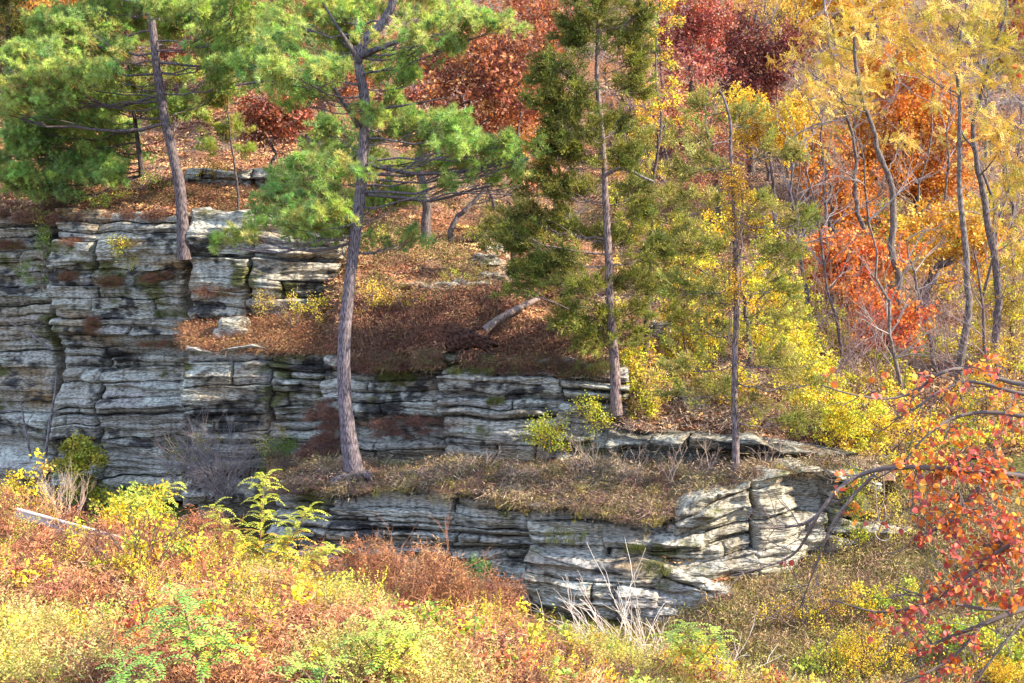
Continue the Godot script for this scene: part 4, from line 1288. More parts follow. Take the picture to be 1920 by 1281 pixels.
const GREEN := [Color(0.20, 0.33, 0.06), Color(0.30, 0.42, 0.07), Color(0.38, 0.46, 0.07)]

func build_conifers() -> void:
	tree({"name": "pine_tree", "seed": 301, "hd": 33.4, "mode": "pine", "leaf": "pine", "cols": PINE, "r": [0.118, 0.06], "bark": Color(0.20, 0.165, 0.165), "gap": -0.05, "dens": 640.0, "reach": 1.9, "sink": 0.2, "rise": 0.2,
		"label": "tall green pine with leaning grey trunk rooted in the top of the cliff", "group": "pines on the cliff",
		"trunk": [[345, 468], [338, 380], [325, 300], [310, 220], [297, 130], [285, 50], [272, -60], [262, -170]],
		"pads": [[180, 55, 110, 38], [235, 15, 100, 35], [115, 95, 85, 32], [150, 140, 90, 34], [90, 165, 70, 30], [205, 190, 90, 32], [250, 160, 70, 28], [240, 108, 60, 28], [365, 55, 90, 38], [430, 35, 80, 40], [458, 88, 56, 42], [402, 110, 80, 36], [350, 150, 70, 30], [382, 190, 46, 24], [330, 215, 60, 22], [425, 150, 60, 32], [325, 15, 60, 26], [40, 215, 44, 25], [320, 235, 36, 16], [260, -60, 150, 45], [380, -60, 120, 45], [150, -50, 120, 45], [120, 60, 70, 30], [300, 75, 60, 26], [470, 60, 40, 30], [480, 110, 36, 24], [70, 120, 50, 26], [60, 190, 50, 24], [130, 185, 60, 26], [260, 215, 60, 22], [180, 100, 70, 28], [200, 150, 60, 24], [400, 75, 60, 28]]})
	tree({"name": "pine_tree", "seed": 302, "hd": 35.6, "mode": "pine", "leaf": "pine", "cols": [PINE[1], PINE[3], PINE[0]], "r": [0.06, 0.02], "bark": Color(0.14, 0.115, 0.11), "dens": 800.0, "reach": 1.0, "rise": 0.1,
		"label": "slender pine with thin dark trunk and low drooping branches near cliff edge", "group": "pines on the cliff",
		"trunk": [[266, 330], [258, 270], [250, 190], [240, 110], [234, 40]],
		"pads": [[130, 218, 90, 28], [72, 262, 70, 26], [165, 262, 90, 28], [110, 300, 90, 24], [58, 330, 54, 22], [232, 240, 60, 24], [160, 330, 80, 22], [80, 368, 50, 18], [290, 200, 40, 18], [200, 290, 60, 20], [210, 345, 44, 14], [190, 215, 60, 22], [40, 290, 50, 22], [120, 340, 60, 18], [220, 310, 50, 18], [60, 240, 50, 22], [130, 375, 44, 12], [30, 350, 40, 14]]})
	tree({"name": "pine_sapling", "seed": 303, "hd": 33.9, "mode": "pine", "leaf": "pine", "cols": [Color(0.36, 0.40, 0.08), Color(0.28, 0.36, 0.08)], "r": [0.03, 0.01], "bark": Color(0.15, 0.12, 0.11), "dens": 520.0, "reach": 0.4, "rise": 0.1, "size": 0.8,
		"label": "small yellow-green pine sapling with a thin bare stem on cliff top",
		"trunk": [[447, 404], [445, 350], [437, 280], [430, 220], [424, 180]],
		"pads": [[424, 200, 20, 26], [410, 245, 26, 24], [440, 250, 24, 20], [402, 285, 24, 16], [455, 290, 18, 14], [420, 225, 22, 20]]})
	tree({"name": "pine_tree", "seed": 304, "hd": 28.6, "mode": "pine", "leaf": "pine", "cols": PINE, "r": [0.115, 0.07], "flare": 1.3, "bark": Color(0.24, 0.205, 0.215), "gap": -0.05, "dens": 600.0, "reach": 1.8, "sink": 0.25, "rise": 0.15,
		"label": "tallest pine with curved bare lower trunk standing on the rock ledge", "group": "pines on the cliff",
		"trunk": [[672, 912], [660, 862], [649, 790], [645, 700], [650, 600], [658, 520], [668, 430], [678, 350], [682, 280], [688, 205], [681, 160], [673, 115], [684, 82], [706, 60], [730, 20], [745, -60], [750, -140]],
		"pads": [[700, 28, 90, 32], [618, 20, 72, 32], [790, 28, 90, 30], [852, 50, 80, 25], [905, 62, 60, 18], [640, 72, 80, 30], [540, 92, 60, 26], [580, 150, 80, 28], [520, 150, 60, 25], [622, 120, 66, 28], [760, 72, 80, 25], [714, 150, 42, 28], [560, 188, 60, 24], [765, 158, 50, 18], [800, 232, 60, 24], [740, 240, 60, 22], [862, 250, 50, 22], [700, 268, 50, 25], [632, 250, 42, 30], [655, 300, 60, 25], [600, 322, 60, 26], [568, 352, 60, 28], [650, 342, 50, 22], [725, 332, 70, 25], [792, 300, 60, 22], [880, 285, 70, 30], [940, 292, 60, 28], [972, 300, 36, 20], [850, 322, 56, 14], [742, 382, 60, 25], [600, 402, 66, 28], [560, 425, 56, 24], [704, 366, 36, 20], [722, 462, 56, 20], [640, 466, 44, 16], [762, 456, 36, 14], [930, 345, 60, 13], [830, 352, 46, 11], [520, 402, 46, 22], [480, 442, 46, 22], [440, 462, 28, 14], [480, 120, 50, 22], [660, 45, 60, 26], [590, 85, 50, 26], [540, 40, 46, 28], [700, 110, 50, 22], [640, 150, 50, 24], [600, 180, 50, 22], [760, 110, 50, 20], [830, 90, 50, 18], [720, 205, 44, 20], [780, 265, 50, 20], [690, 235, 40, 18], [620, 285, 50, 22], [690, 300, 44, 20], [620, 365, 60, 24], [680, 390, 50, 20], [540, 385, 46, 22], [590, 440, 60, 20], [640, 430, 44, 18], [830, 285, 50, 20], [910, 318, 50, 14], [700, -60, 150, 50], [820, -40, 110, 36], [590, -50, 100, 40]]})
	tree({"name": "cedar_tree", "seed": 305, "hd": 28.9, "mode": "cedar", "leaf": "cedar", "cols": CEDAR, "r": [0.09, 0.028], "bark": Color(0.30, 0.23, 0.215), "dens": 780.0, "reach": 0.9, "sink": 0.25, "rise": 0.2, "gap": -0.08, "twigs": 8,
		"label": "tall dark olive cedar with pale reddish trunk beside the pale rock block", "group": "cedars on the rock",
		"trunk": [[1156, 752], [1152, 690], [1148, 600], [1142, 520], [1138, 430], [1133, 330], [1128, 240], [1122, 150], [1118, 60], [1115, -60]],
		"pads": [[1118, 15, 46, 34], [1088, 58, 46, 28], [1162, 66, 46, 30], [1185, 35, 26, 28], [1100, 100, 50, 30], [1172, 118, 36, 28], [1062, 128, 46, 24], [1036, 140, 26, 34], [1050, 182, 40, 34], [1082, 192, 46, 34], [1170, 162, 36, 26], [1050, 232, 42, 34], [1098, 240, 46, 34], [1060, 285, 46, 34], [1108, 292, 44, 28], [1042, 352, 54, 28], [1090, 360, 56, 28], [1000, 412, 44, 24], [1060, 422, 56, 28], [1000, 462, 52, 28], [1070, 482, 66, 28], [1030, 520, 60, 28], [1100, 538, 54, 24], [960, 432, 26, 30], [990, 548, 52, 18], [1150, 450, 60, 24], [1190, 545, 60, 22], [1230, 470, 50, 20], [1182, 402, 56, 18], [1200, 362, 46, 20], [1190, 482, 54, 20], [1132, 640, 76, 34], [1092, 602, 46, 24], [1170, 590, 40, 20], [1120, -50, 40, 34], [1150, 240, 30, 24], [1165, 300, 34, 20]]})
	tree({"name": "cedar_tree", "seed": 306, "hd": 30.4, "mode": "cedar", "leaf": "cedar", "cols": CEDAR_THIN, "r": [0.055, 0.02], "bark": Color(0.17, 0.13, 0.12), "dens": 420.0, "reach": 0.7, "rise": 0.1, "sink": 0.4, "gap": -0.02, "twigs": 7,
		"label": "thin half-bare cedar with dark stem between the two larger cedars", "group": "cedars on the rock",
		"trunk": [[1210, 700], [1214, 600], [1218, 500], [1222, 400], [1228, 320], [1232, 250]],
		"pads": [[1250, 380, 46, 22], [1200, 430, 46, 20], [1262, 440, 46, 22], [1190, 520, 46, 18], [1250, 510, 46, 20], [1262, 330, 36, 18], [1225, 270, 30, 22], [1205, 330, 34, 18], [1262, 600, 40, 18]]})
	tree({"name": "cedar_tree", "seed": 307, "hd": 26.9, "mode": "cedar", "leaf": "cedar", "cols": CEDAR_THIN, "r": [0.062, 0.018], "bark": Color(0.25, 0.20, 0.19), "dens": 520.0, "reach": 0.7, "sink": 0.3, "rise": -0.1, "gap": -0.02, "twigs": 9, "sag": 0.08,
		"label": "slim straight cedar with sparse brownish sprays at the ledge edge", "group": "cedars on the rock",
		"trunk": [[1381, 888], [1380, 800], [1378, 650], [1376, 520], [1374, 400], [1372, 300], [1366, 230], [1350, 170]],
		"pads": [[1390, 230, 40, 26], [1330, 205, 40, 28], [1302, 262, 46, 20], [1330, 312, 56, 22], [1440, 292, 50, 22], [1300, 382, 56, 22], [1420, 392, 54, 22], [1322, 462, 60, 22], [1440, 482, 60, 22], [1290, 542, 54, 18], [1350, 562, 50, 22], [1450, 542, 54, 22], [1330, 622, 66, 20], [1440, 602, 66, 20], [1300, 692, 56, 18], [1450, 682, 76, 22], [1500, 722, 60, 18], [1330, 742, 76, 15], [1480, 792, 66, 18], [1420, 760, 44, 16], [1480, 420, 40, 18]]})
	tree({"name": "cedar_tree", "seed": 308, "hd": 43.0, "mode": "cedar", "leaf": "cedar", "cols": [Color(0.13, 0.13, 0.03), Color(0.09, 0.10, 0.03)], "r": [0.16, 0.05], "bark": Color(0.12, 0.10, 0.09), "dens": 260.0, "reach": 1.6, "size": 1.3,
		"label": "dark cedar standing back from the cliff edge beyond the pines",
		"trunk": [[24, 215], [20, 150], [15, 60], [10, -40]],
		"pads": [[30, 115, 56, 40], [10, 55, 46, 40], [62, 165, 40, 24], [-30, 120, 50, 40], [50, 70, 40, 26], [10, -10, 50, 40]]})
	tree({"name": "cedar_tree", "seed": 309, "hd": 33.0, "mode": "cedar", "leaf": "cedar", "cols": CEDAR, "r": [0.05, 0.015], "bark": Color(0.15, 0.12, 0.10), "dens": 330.0, "reach": 0.5,
		"label": "short dark bushy cedar growing on the slope beside the worn path",
		"trunk": [[962, 520], [958, 460], [955, 400], [952, 375]],
		"pads": [[952, 400, 24, 24], [940, 430, 24, 18], [968, 450, 30, 22], [945, 480, 30, 20], [985, 500, 34, 20]]})

func bt(name: String, label: String, sd: int, foot: Array, trunk: Array, r: float, pads: Array, leaf: String, cols: Array, extra := {}) -> void:
	var hd := hill_hd(foot[0], foot[1])
	if foot.size() > 2: hd = foot[2]
	var t := [[foot[0], foot[1]]]
	t.append_array(trunk)
	var o := {"name": name, "label": label, "seed": sd, "hd": hd, "trunk": t, "r": [r, r * 0.3], "pads": pads, "leaf": leaf, "cols": cols, "group": "trees on the hillside", "wiggle": 0.26, "dens": 270.0, "reach": 1.6, "sink": 0.5, "rise": 0.5, "size": 1.05, "bark": Color(0.19, 0.16, 0.15)}
	o.merge(extra, true)
	tree(o)

func build_woods() -> void:
	# russet oaks behind the pines
	bt("oak_tree", "russet oak with straight grey trunk behind the tallest pine", 401, [797, 448], [[795, 400], [790, 320], [800, 240], [830, 150]], 0.12,
		[[900, 110, 90, 50], [850, 170, 80, 46], [952, 180, 80, 50], [930, 235, 66, 28], [880, 60, 80, 40], [810, 130, 60, 36], [780, 200, 50, 30], [720, 200, 50, 24], [960, 130, 60, 40]], "oak", RUSSET, {"dens": 260.0})
	bt("oak_tree", "rust-brown oak with crooked leaning trunk above the leaf-covered slope", 402, [838, 452], [[848, 420], [870, 390], [905, 365], [960, 260], [1000, 140]], 0.07,
		[[992, 118, 66, 56], [1022, 62, 50, 46], [1000, 20, 60, 36], [985, 210, 40, 46], [1010, 330, 36, 28], [1000, 170, 50, 36]], "oak", [RUSSET[0], RUSSET[2], Color(0.5, 0.22, 0.12)], {"dens": 260.0})
	bt("oak_tree", "low rust-red oak sapling between the two big pines", 403, [505, 345], [[508, 300], [515, 260], [530, 210]], 0.05,
		[[522, 215, 56, 34], [562, 202, 46, 28], [482, 242, 40, 28], [545, 240, 40, 22], [545, 320, 28, 16], [470, 205, 30, 20]], "oak", [RUSSET[3], RUSSET[0], MAROON[2]], {"reach": 0.8})
	bt("oak_tree", "orange-brown oak glimpsed between the pine crowns", 404, [600, 300, 41.0], [[600, 220], [590, 140], [580, 60]], 0.12,
		[[560, 60, 60, 50], [625, 90, 46, 40], [560, 130, 50, 30], [690, 120, 46, 40], [640, 40, 50, 40], [560, 10, 50, 36], [720, 90, 40, 30], [690, 210, 40, 26], [650, 150, 40, 30]], "oak", [Color(0.5, 0.2, 0.09), RUSSET[2]], {"reach": 2.2})
	bt("oak_tree", "dark orange oak above the far cliff end", 405, [70, 240, 46.0], [[70, 150], [60, 60], [50, -20]], 0.14,
		[[30, 12, 60, 30], [70, 40, 46, 26], [110, 10, 50, 26], [20, 50, 40, 20], [60, -30, 80, 30]], "oak", [Color(0.42, 0.15, 0.04), Color(0.30, 0.10, 0.04), Color(0.5, 0.25, 0.05)])
	bt("oak_tree", "brown oak in the gap above the pine on the cliff top", 406, [400, 250, 44.0], [[400, 150], [390, 60], [380, -40]], 0.12,
		[[330, 40, 46, 40], [380, 60, 40, 30], [300, 110, 30, 24], [420, 5, 80, 24], [500, 30, 46, 30], [340, 90, 40, 26], [480, 70, 40, 40], [250, 40, 60, 40], [180, 100, 60, 40]], "oak", [RUSSET[0], RUSSET[3], MAROON[2]], {"reach": 1.0})
	bt("maple_sapling", "yellow and orange sapling on the slope behind the tall cedar", 407, [985, 400], [[990, 340], [1000, 260]], 0.03,
		[[1000, 215, 24, 30], [985, 260, 30, 26], [1005, 290, 24, 20], [1000, 150, 24, 24], [985, 240, 22, 30]], "small", [GOLD[0], YELLOW[2], ORANGE[1]], {"reach": 0.6})
	# middle of the hill
	bt("maple_tree", "yellow-green maple with scattered leaves behind the tall cedar top", 408, [1225, 420], [[1220, 330], [1232, 220], [1222, 80], [1238, -40]], 0.05,
		[[1232, 40, 44, 46], [1222, 105, 40, 40], [1250, 160, 36, 40], [1210, 190, 36, 40], [1240, 230, 40, 34], [1200, 260, 40, 34], [1170, 330, 40, 30], [1225, 310, 36, 28], [1240, -20, 60, 40]], "small", [LIME[0], YELLOW[2], LIME[3], Color(0.35, 0.40, 0.06)], {"dens": 170.0, "gap": 0.0})
	bt("maple_tree", "pinkish red maple on the upper hillside", 409, [1300, 360], [[1300, 260], [1295, 150], [1290, 20]], 0.12,
		[[1290, 40, 56, 46], [1320, 100, 52, 46], [1280, 125, 46, 40], [1300, 180, 50, 36], [1330, 30, 46, 40], [1270, 200, 40, 30], [1320, 225, 46, 30], [1260, 70, 40, 40], [1280, 260, 50, 34], [1290, -30, 70, 40]], "maple", RED, {"dens": 260.0})
	bt("oak_tree", "dark maroon oak in the shade of the hilltop", 410, [1405, 330], [[1405, 240], [1400, 140], [1410, 20]], 0.13,
		[[1400, 90, 56, 46], [1370, 150, 50, 40], [1430, 140, 46, 40], [1380, 60, 46, 36], [1460, 110, 46, 34], [1490, 80, 40, 30], [1420, 190, 46, 24]], "oak", MAROON, {"dens": 260.0})
	bt("locust_tree", "thin ochre-leaved tree above the dark maroon oak", 411, [1440, 250, 54.0], [[1440, 150], [1440, 40], [1445, -60]], 0.08,
		[[1440, 35, 50, 36], [1410, 10, 40, 26], [1480, 15, 46, 26], [1450, 70, 36, 22], [1500, 60, 50, 34], [1380, 20, 40, 30]], "small", [OCHRE[0], OCHRE[1], GOLD[0]], {"dens": 150.0, "gap": 0.0})
	bt("maple_tree", "bright lemon-yellow maple in the middle of the hillside", 412, [1450, 480], [[1452, 400], [1455, 310], [1458, 200]], 0.08,
		[[1480, 210, 46, 28], [1402, 200, 40, 28], [1450, 235, 60, 30], [1500, 240, 34, 24], [1380, 190, 34, 22], [1420, 260, 50, 28], [1480, 275, 50, 26], [1500, 225, 30, 26], [1440, 430, 34, 24]], "small", YELLOW, {"dens": 330.0, "size": 1.3})
	bt("maple_tree", "pale pinkish yellow tree above the slim cedar", 413, [1340, 420], [[1340, 320], [1335, 240], [1330, 150]], 0.07,
		[[1340, 260, 50, 34], [1310, 310, 46, 34], [1370, 290, 40, 30], [1350, 340, 50, 30], [1290, 350, 46, 30], [1300, 240, 40, 30], [1380, 350, 40, 30]], "small", [Color(0.55, 0.30, 0.18), Color(0.62, 0.42, 0.12), Color(0.5, 0.2, 0.12)], {"dens": 170.0})
	bt("maple_tree", "lime-yellow understory tree behind the slim cedar trunk", 426, [1400, 700], [[1398, 620], [1390, 520], [1385, 420]], 0.05,
		[[1312, 430, 44, 30], [1352, 490, 44, 30], [1420, 490, 44, 30], [1400, 560, 46, 30], [1320, 545, 44, 28], [1450, 440, 40, 28], [1290, 480, 40, 30], [1440, 560, 46, 26], [1360, 400, 40, 26], [1340, 610, 44, 26], [1470, 520, 40, 28]], "small", [LIME[0], LIME[1], LIME[3], YELLOW[2]], {"dens": 150.0, "reach": 1.3, "size": 1.0, "gap": 0.0})
	# orange oaks and ochre locusts on the right of the hill
	bt("oak_tree", "large burnt-orange oak behind the ochre locust trees", 414, [1720, 430], [[1715, 340], [1700, 240], [1690, 120]], 0.15,
		[[1702, 205, 66, 60], [1642, 135, 46, 34], [1682, 282, 76, 50], [1650, 332, 76, 36], [1780, 252, 50, 50], [1732, 332, 60, 40], [1600, 300, 46, 40], [1700, 130, 60, 40], [1760, 180, 46, 40], [1620, 240, 46, 40], [1780, 330, 50, 40]], "oak", ORANGE, {"dens": 290.0})
	bt("oak_tree", "smaller orange oak below the lemon-yellow maple", 415, [1560, 480], [[1562, 420], [1565, 360], [1560, 300]], 0.07,
		[[1560, 322, 50, 32], [1582, 382, 46, 28], [1540, 372, 40, 24], [1610, 360, 40, 26], [1530, 330, 40, 26], [1600, 410, 44, 22], [1550, 270, 40, 26]], "oak", [ORANGE[0], ORANGE[2], RUSSET[2]], {"dens": 260.0})
	var LW := Vector3(-0.35, -0.25, 0.1)
	bt("locust_tree", "feathery ochre locust with a forked leaning grey trunk", 416, [1692, 640], [[1686, 560], [1677, 480], [1676, 340], [1650, 262], [1614, 135], [1598, 50]], 0.10,
		[[1560, 95, 70, 28], [1482, 112, 52, 18], [1602, 60, 70, 30], [1550, 150, 56, 18], [1640, 150, 50, 22], [1580, 190, 50, 20], [1620, 20, 60, 26], [1540, 60, 50, 22], [1690, 260, 40, 20], [1610, 110, 50, 22]], "locust", OCHRE, {"dens": 250.0, "wind": LW, "size": 1.15, "gap": 0.05, "bark": Color(0.22, 0.19, 0.17)})
	bt("locust_tree", "tall ochre locust with two upright pale stems", 417, [1802, 760], [[1806, 650], [1812, 520], [1810, 400], [1808, 220], [1800, 100], [1806, -30]], 0.085,
		[[1702, 60, 80, 36], [1782, 92, 80, 36], [1720, 15, 80, 30], [1800, 30, 70, 36], [1760, 140, 60, 26], [1830, 150, 50, 30], [1840, 80, 56, 36], [1700, 110, 50, 24], [1780, 200, 44, 20], [1850, 230, 44, 24]], "locust", OCHRE, {"dens": 250.0, "wind": LW, "size": 1.15, "gap": 0.05, "bark": Color(0.24, 0.21, 0.19)})
	bt("locust_tree", "olive-yellow locust with kinked dark trunk at the wood's far side", 418, [1885, 720], [[1868, 600], [1850, 420], [1842, 330], [1830, 215], [1860, 100], [1880, -20]], 0.09,
		[[1852, 50, 60, 50], [1862, 150, 50, 50], [1882, 250, 46, 50], [1902, 330, 40, 50], [1910, 120, 50, 60], [1900, 10, 60, 40], [1870, 390, 40, 36], [1900, 440, 40, 40]], "locust", [OCHRE[1], OCHRE[3], Color(0.36, 0.30, 0.05)], {"dens": 250.0, "wind": LW, "size": 1.15, "gap": 0.05})
	bt("locust_tree", "young locust with thin straight dark stem and few leaves", 419, [1552, 560], [[1552, 480], [1548, 380], [1542, 300], [1530, 220]], 0.05,
		[[1530, 215, 40, 18], [1560, 240, 40, 16], [1510, 170, 44, 16], [1545, 280, 30, 16]], "locust", OCHRE, {"dens": 190.0, "wind": LW, "gap": 0.0})
	bt("locust_tree", "slender locust with a bent double trunk among orange leaves", 420, [1632, 560], [[1625, 480], [1608, 380], [1600, 300], [1582, 180], [1570, 120]], 0.075,
		[[1590, 160, 50, 20], [1560, 130, 46, 18], [1620, 200, 44, 18], [1540, 190, 40, 16]], "locust", OCHRE, {"dens": 210.0, "wind": LW})
	bt("locust_tree", "leaning locust with pale arching stem near the wood's edge", 421, [1870, 640], [[1860, 520], [1862, 430], [1835, 300], [1800, 240]], 0.06,
		[[1780, 260, 46, 18], [1830, 300, 44, 18], [1890, 350, 40, 20]], "locust", OCHRE, {"dens": 190.0, "wind": LW})
	bt("maple_tree", "golden orange maple with a thick dark leaning trunk", 422, [1735, 590], [[1738, 545], [1752, 505], [1780, 485], [1800, 440], [1815, 380]], 0.13,
		[[1742, 450, 52, 36], [1792, 462, 46, 34], [1700, 490, 46, 28], [1810, 410, 44, 34], [1760, 410, 46, 30], [1840, 450, 40, 30], [1690, 430, 46, 30], [1830, 500, 36, 26], [1770, 520, 40, 22]], "maple", GOLD, {"dens": 290.0})
	bt("maple_tree", "salmon-orange maple with spreading low crown on the hillside", 423, [1590, 600], [[1590, 550], [1592, 500], [1600, 450]], 0.06,
		[[1570, 470, 50, 28], [1632, 466, 50, 28], [1540, 500, 36, 22], [1600, 500, 50, 22], [1680, 470, 40, 24], [1560, 450, 40, 20], [1540, 470, 30, 22], [1600, 470, 46, 26], [1650, 500, 40, 24], [1570, 530, 40, 24], [1610, 540, 40, 22]], "maple", [FLAME[2], FLAME[0], Color(0.80, 0.34, 0.09)], {"dens": 420.0, "reach": 0.9})
	bt("maple_sapling", "vivid red-orange maple sapling among the locust trunks", 424, [1668, 690], [[1665, 650], [1662, 610], [1655, 560]], 0.035,
		[[1640, 580, 44, 34], [1672, 612, 46, 28], [1702, 576, 34, 28], [1622, 560, 34, 26], [1700, 620, 34, 26], [1640, 620, 36, 22]], "maple", FLAME, {"dens": 330.0, "reach": 0.7, "size": 1.0})
	bt("maple_tree", "yellow-olive understory tree behind the kinked locust", 425, [1900, 700], [[1900, 640], [1900, 560]], 0.06,
		[[1902, 560, 46, 50], [1860, 580, 36, 40], [1900, 640, 44, 40], [1850, 650, 36, 34], [1920, 500, 40, 40]], "small", [OCHRE[3], LIME[3], Color(0.55, 0.42, 0.05)], {"dens": 260.0, "reach": 0.9})
	# farther trees closing the hilltop
	var far := [[1120, 20, 46, [GOLD[0], RUSSET[2]]], [1190, 0, 50, [LIME[0], GOLD[2]]], [1540, 20, 60, [ORANGE[1], GOLD[2]]], [1620, 10, 50, [GOLD[0], ORANGE[1]]], [1900, 60, 60, [MAROON[2], RUSSET[0]]], [760, 20, 60, [RUSSET[1], Color(0.4, 0.2, 0.12)]], [1500, 150, 50, [Color(0.30, 0.22, 0.20), Color(0.35, 0.2, 0.14)]], [1060, 60, 40, [GOLD[2], RUSSET[1]]]]
	var fl := ["gold and rust oak on the hilltop behind the tall cedar", "lime-yellow tree on the hilltop past the tall cedar", "bright orange tree on the hilltop between locust crowns", "golden tree on the hilltop above the forked locust", "maroon oak on the hilltop above the olive locust", "brown oak on the hilltop behind the tallest pine", "nearly bare purplish tree behind the maroon oak", "dull gold tree behind the russet oak"]
	for i in far.size():
		var f: Array = far[i]
		bt("oak_tree", fl[i], 440 + i, [f[0], 170 + f[1], 60.0], [[f[0] + 6, 100], [f[0], 0], [f[0] - 5, -80]], 0.15,
			lobes(f[0], f[1], f[2] * 1.5, 90, 9, 440 + i), "oak", f[3], {"dens": 120.0, "size": 1.35, "gap": -0.05})

# grey bare stems among the trees
func build_bare_trees() -> void:
	var spots := [[1506, 480, 300, 0.05], [1530, 640, 380, 0.06], [1585, 690, 420, 0.04], [1715, 820, 420, 0.055], [1760, 700, 260, 0.05], [1870, 780, 330, 0.05], [1480, 330, 240, 0.05], [1350, 300, 240, 0.06], [1440, 340, 200, 0.06], [1590, 250, 230, 0.06], [1660, 150, 190, 0.06], [1040, 470, 200, 0.04], [930, 400, 240, 0.05], [1500, 100, 200, 0.08], [1300, 80, 170, 0.08], [1850, 300, 260, 0.06], [1905, 420, 300, 0.06], [1640, 560, 300, 0.05], [1480, 560, 330, 0.035], [1555, 430, 300, 0.04], [1600, 480, 330, 0.04], [1710, 480, 380, 0.04], [1770, 560, 420, 0.045], [1830, 620, 430, 0.045], [1895, 560, 380, 0.04], [1400, 250, 230, 0.05], [1560, 120, 220, 0.06], [1250, 330, 260, 0.04], [880, 330, 260, 0.045], [1010, 380, 260, 0.04]]
	var why := ["beside the lemon-yellow maple", "in front of the small orange oak", "below the salmon-orange maple", "beside the lime-yellow thicket", "behind the red-orange sapling", "below the olive-yellow understory tree", "above the lemon-yellow maple", "above the pale pinkish tree", "under the dark maroon oak", "under the forked locust crown", "under the tall ochre locust crown", "behind the lower cedar sprays", "above the worn path", "on the hilltop by the purplish tree", "on the hilltop by the red maple", "by the kinked locust", "past the kinked locust", "between the locust trunks", "behind the lime-yellow thicket", "at the foot of the small orange oak", "before the salmon-orange maple", "before the large burnt-orange oak", "beside the dark leaning trunk", "between the two upright pale stems and the kinked locust", "behind the olive-yellow understory tree", "under the pinkish red maple", "below the bright orange hilltop tree", "beside the yellow-green maple behind the tall cedar", "in front of the russet oak crown", "beside the rust-brown oak with the crooked trunk"]
	for i in spots.size():
		var q: Array = spots[i]
		rs(480 + i)
		var foot := hill(q[0], q[1]) + Vector3(0, -0.1, 0)
		var h: float = q[2] * -foot.z / FP
		var root := thing("bare_tree", "leafless grey sapling with forking twigs " + why[i], "tree", "bare saplings on the hillside", foot)
		var line := bent(foot, foot + Vector3(rf(-0.25, 0.15) * h, h, rf(-0.1, 0.1) * h), 9, 0.0, 0.02)
		var b := MB.new()
		var bc := vary(Color(0.23, 0.19, 0.18), 0.2, 0.05)
		b.tube(line, taper(9, q[3], q[3] * 0.3), 7, bc, 0.1)
		put("trunk", b.mesh(M.bark), root)
		for k in 9:
			var lb := MB.new()
			var p: Vector3 = line[2 + rng.randi() % 7]
			twigs(lb, p, Vector3(rf(-1, 1), rf(0.2, 1.0), rf(-1, 1)).normalized(), h * rf(0.12, 0.22), q[3] * 0.32, 3, bc)
			put("limb", lb.mesh(M.twig), root)

# ---------------------------------------------------------------- undergrowth, litter, ledge plants
func ground_cover(called: String, label: String, kind: String, n: int, f: Callable, cols: Array, smin: float, smax: float, sd: int) -> void:
	rs(sd)
	var xf := []; var cc := PackedColorArray()
	var k := 0
	while xf.size() < n and k < n * 6:
		k += 1
		var p = f.call()
		if p == null: continue
		xf.append(Transform3D(along((Vector3.UP + rdir() * 0.25).normalized(), rf(smin, smax)), p))
		cc.append(vary(cols[rng.randi() % cols.size()], 0.28, 0.12))
	var o := scatter(called, sprig(kind), xf, cc)
	o.name = numbered(called)
	o.set_meta("label", label)
	o.set_meta("category", called.replace("_", " "))

func in_blob(list: Array) -> Array:
	var e: Array = list[rng.randi() % list.size()]
	var a := rf(0, TAU); var q := sqrt(rng.randf())
	return [e[0] + cos(a) * q * e[2], e[1] + sin(a) * q * e[3], e[4] if e.size() > 4 else 0.0]

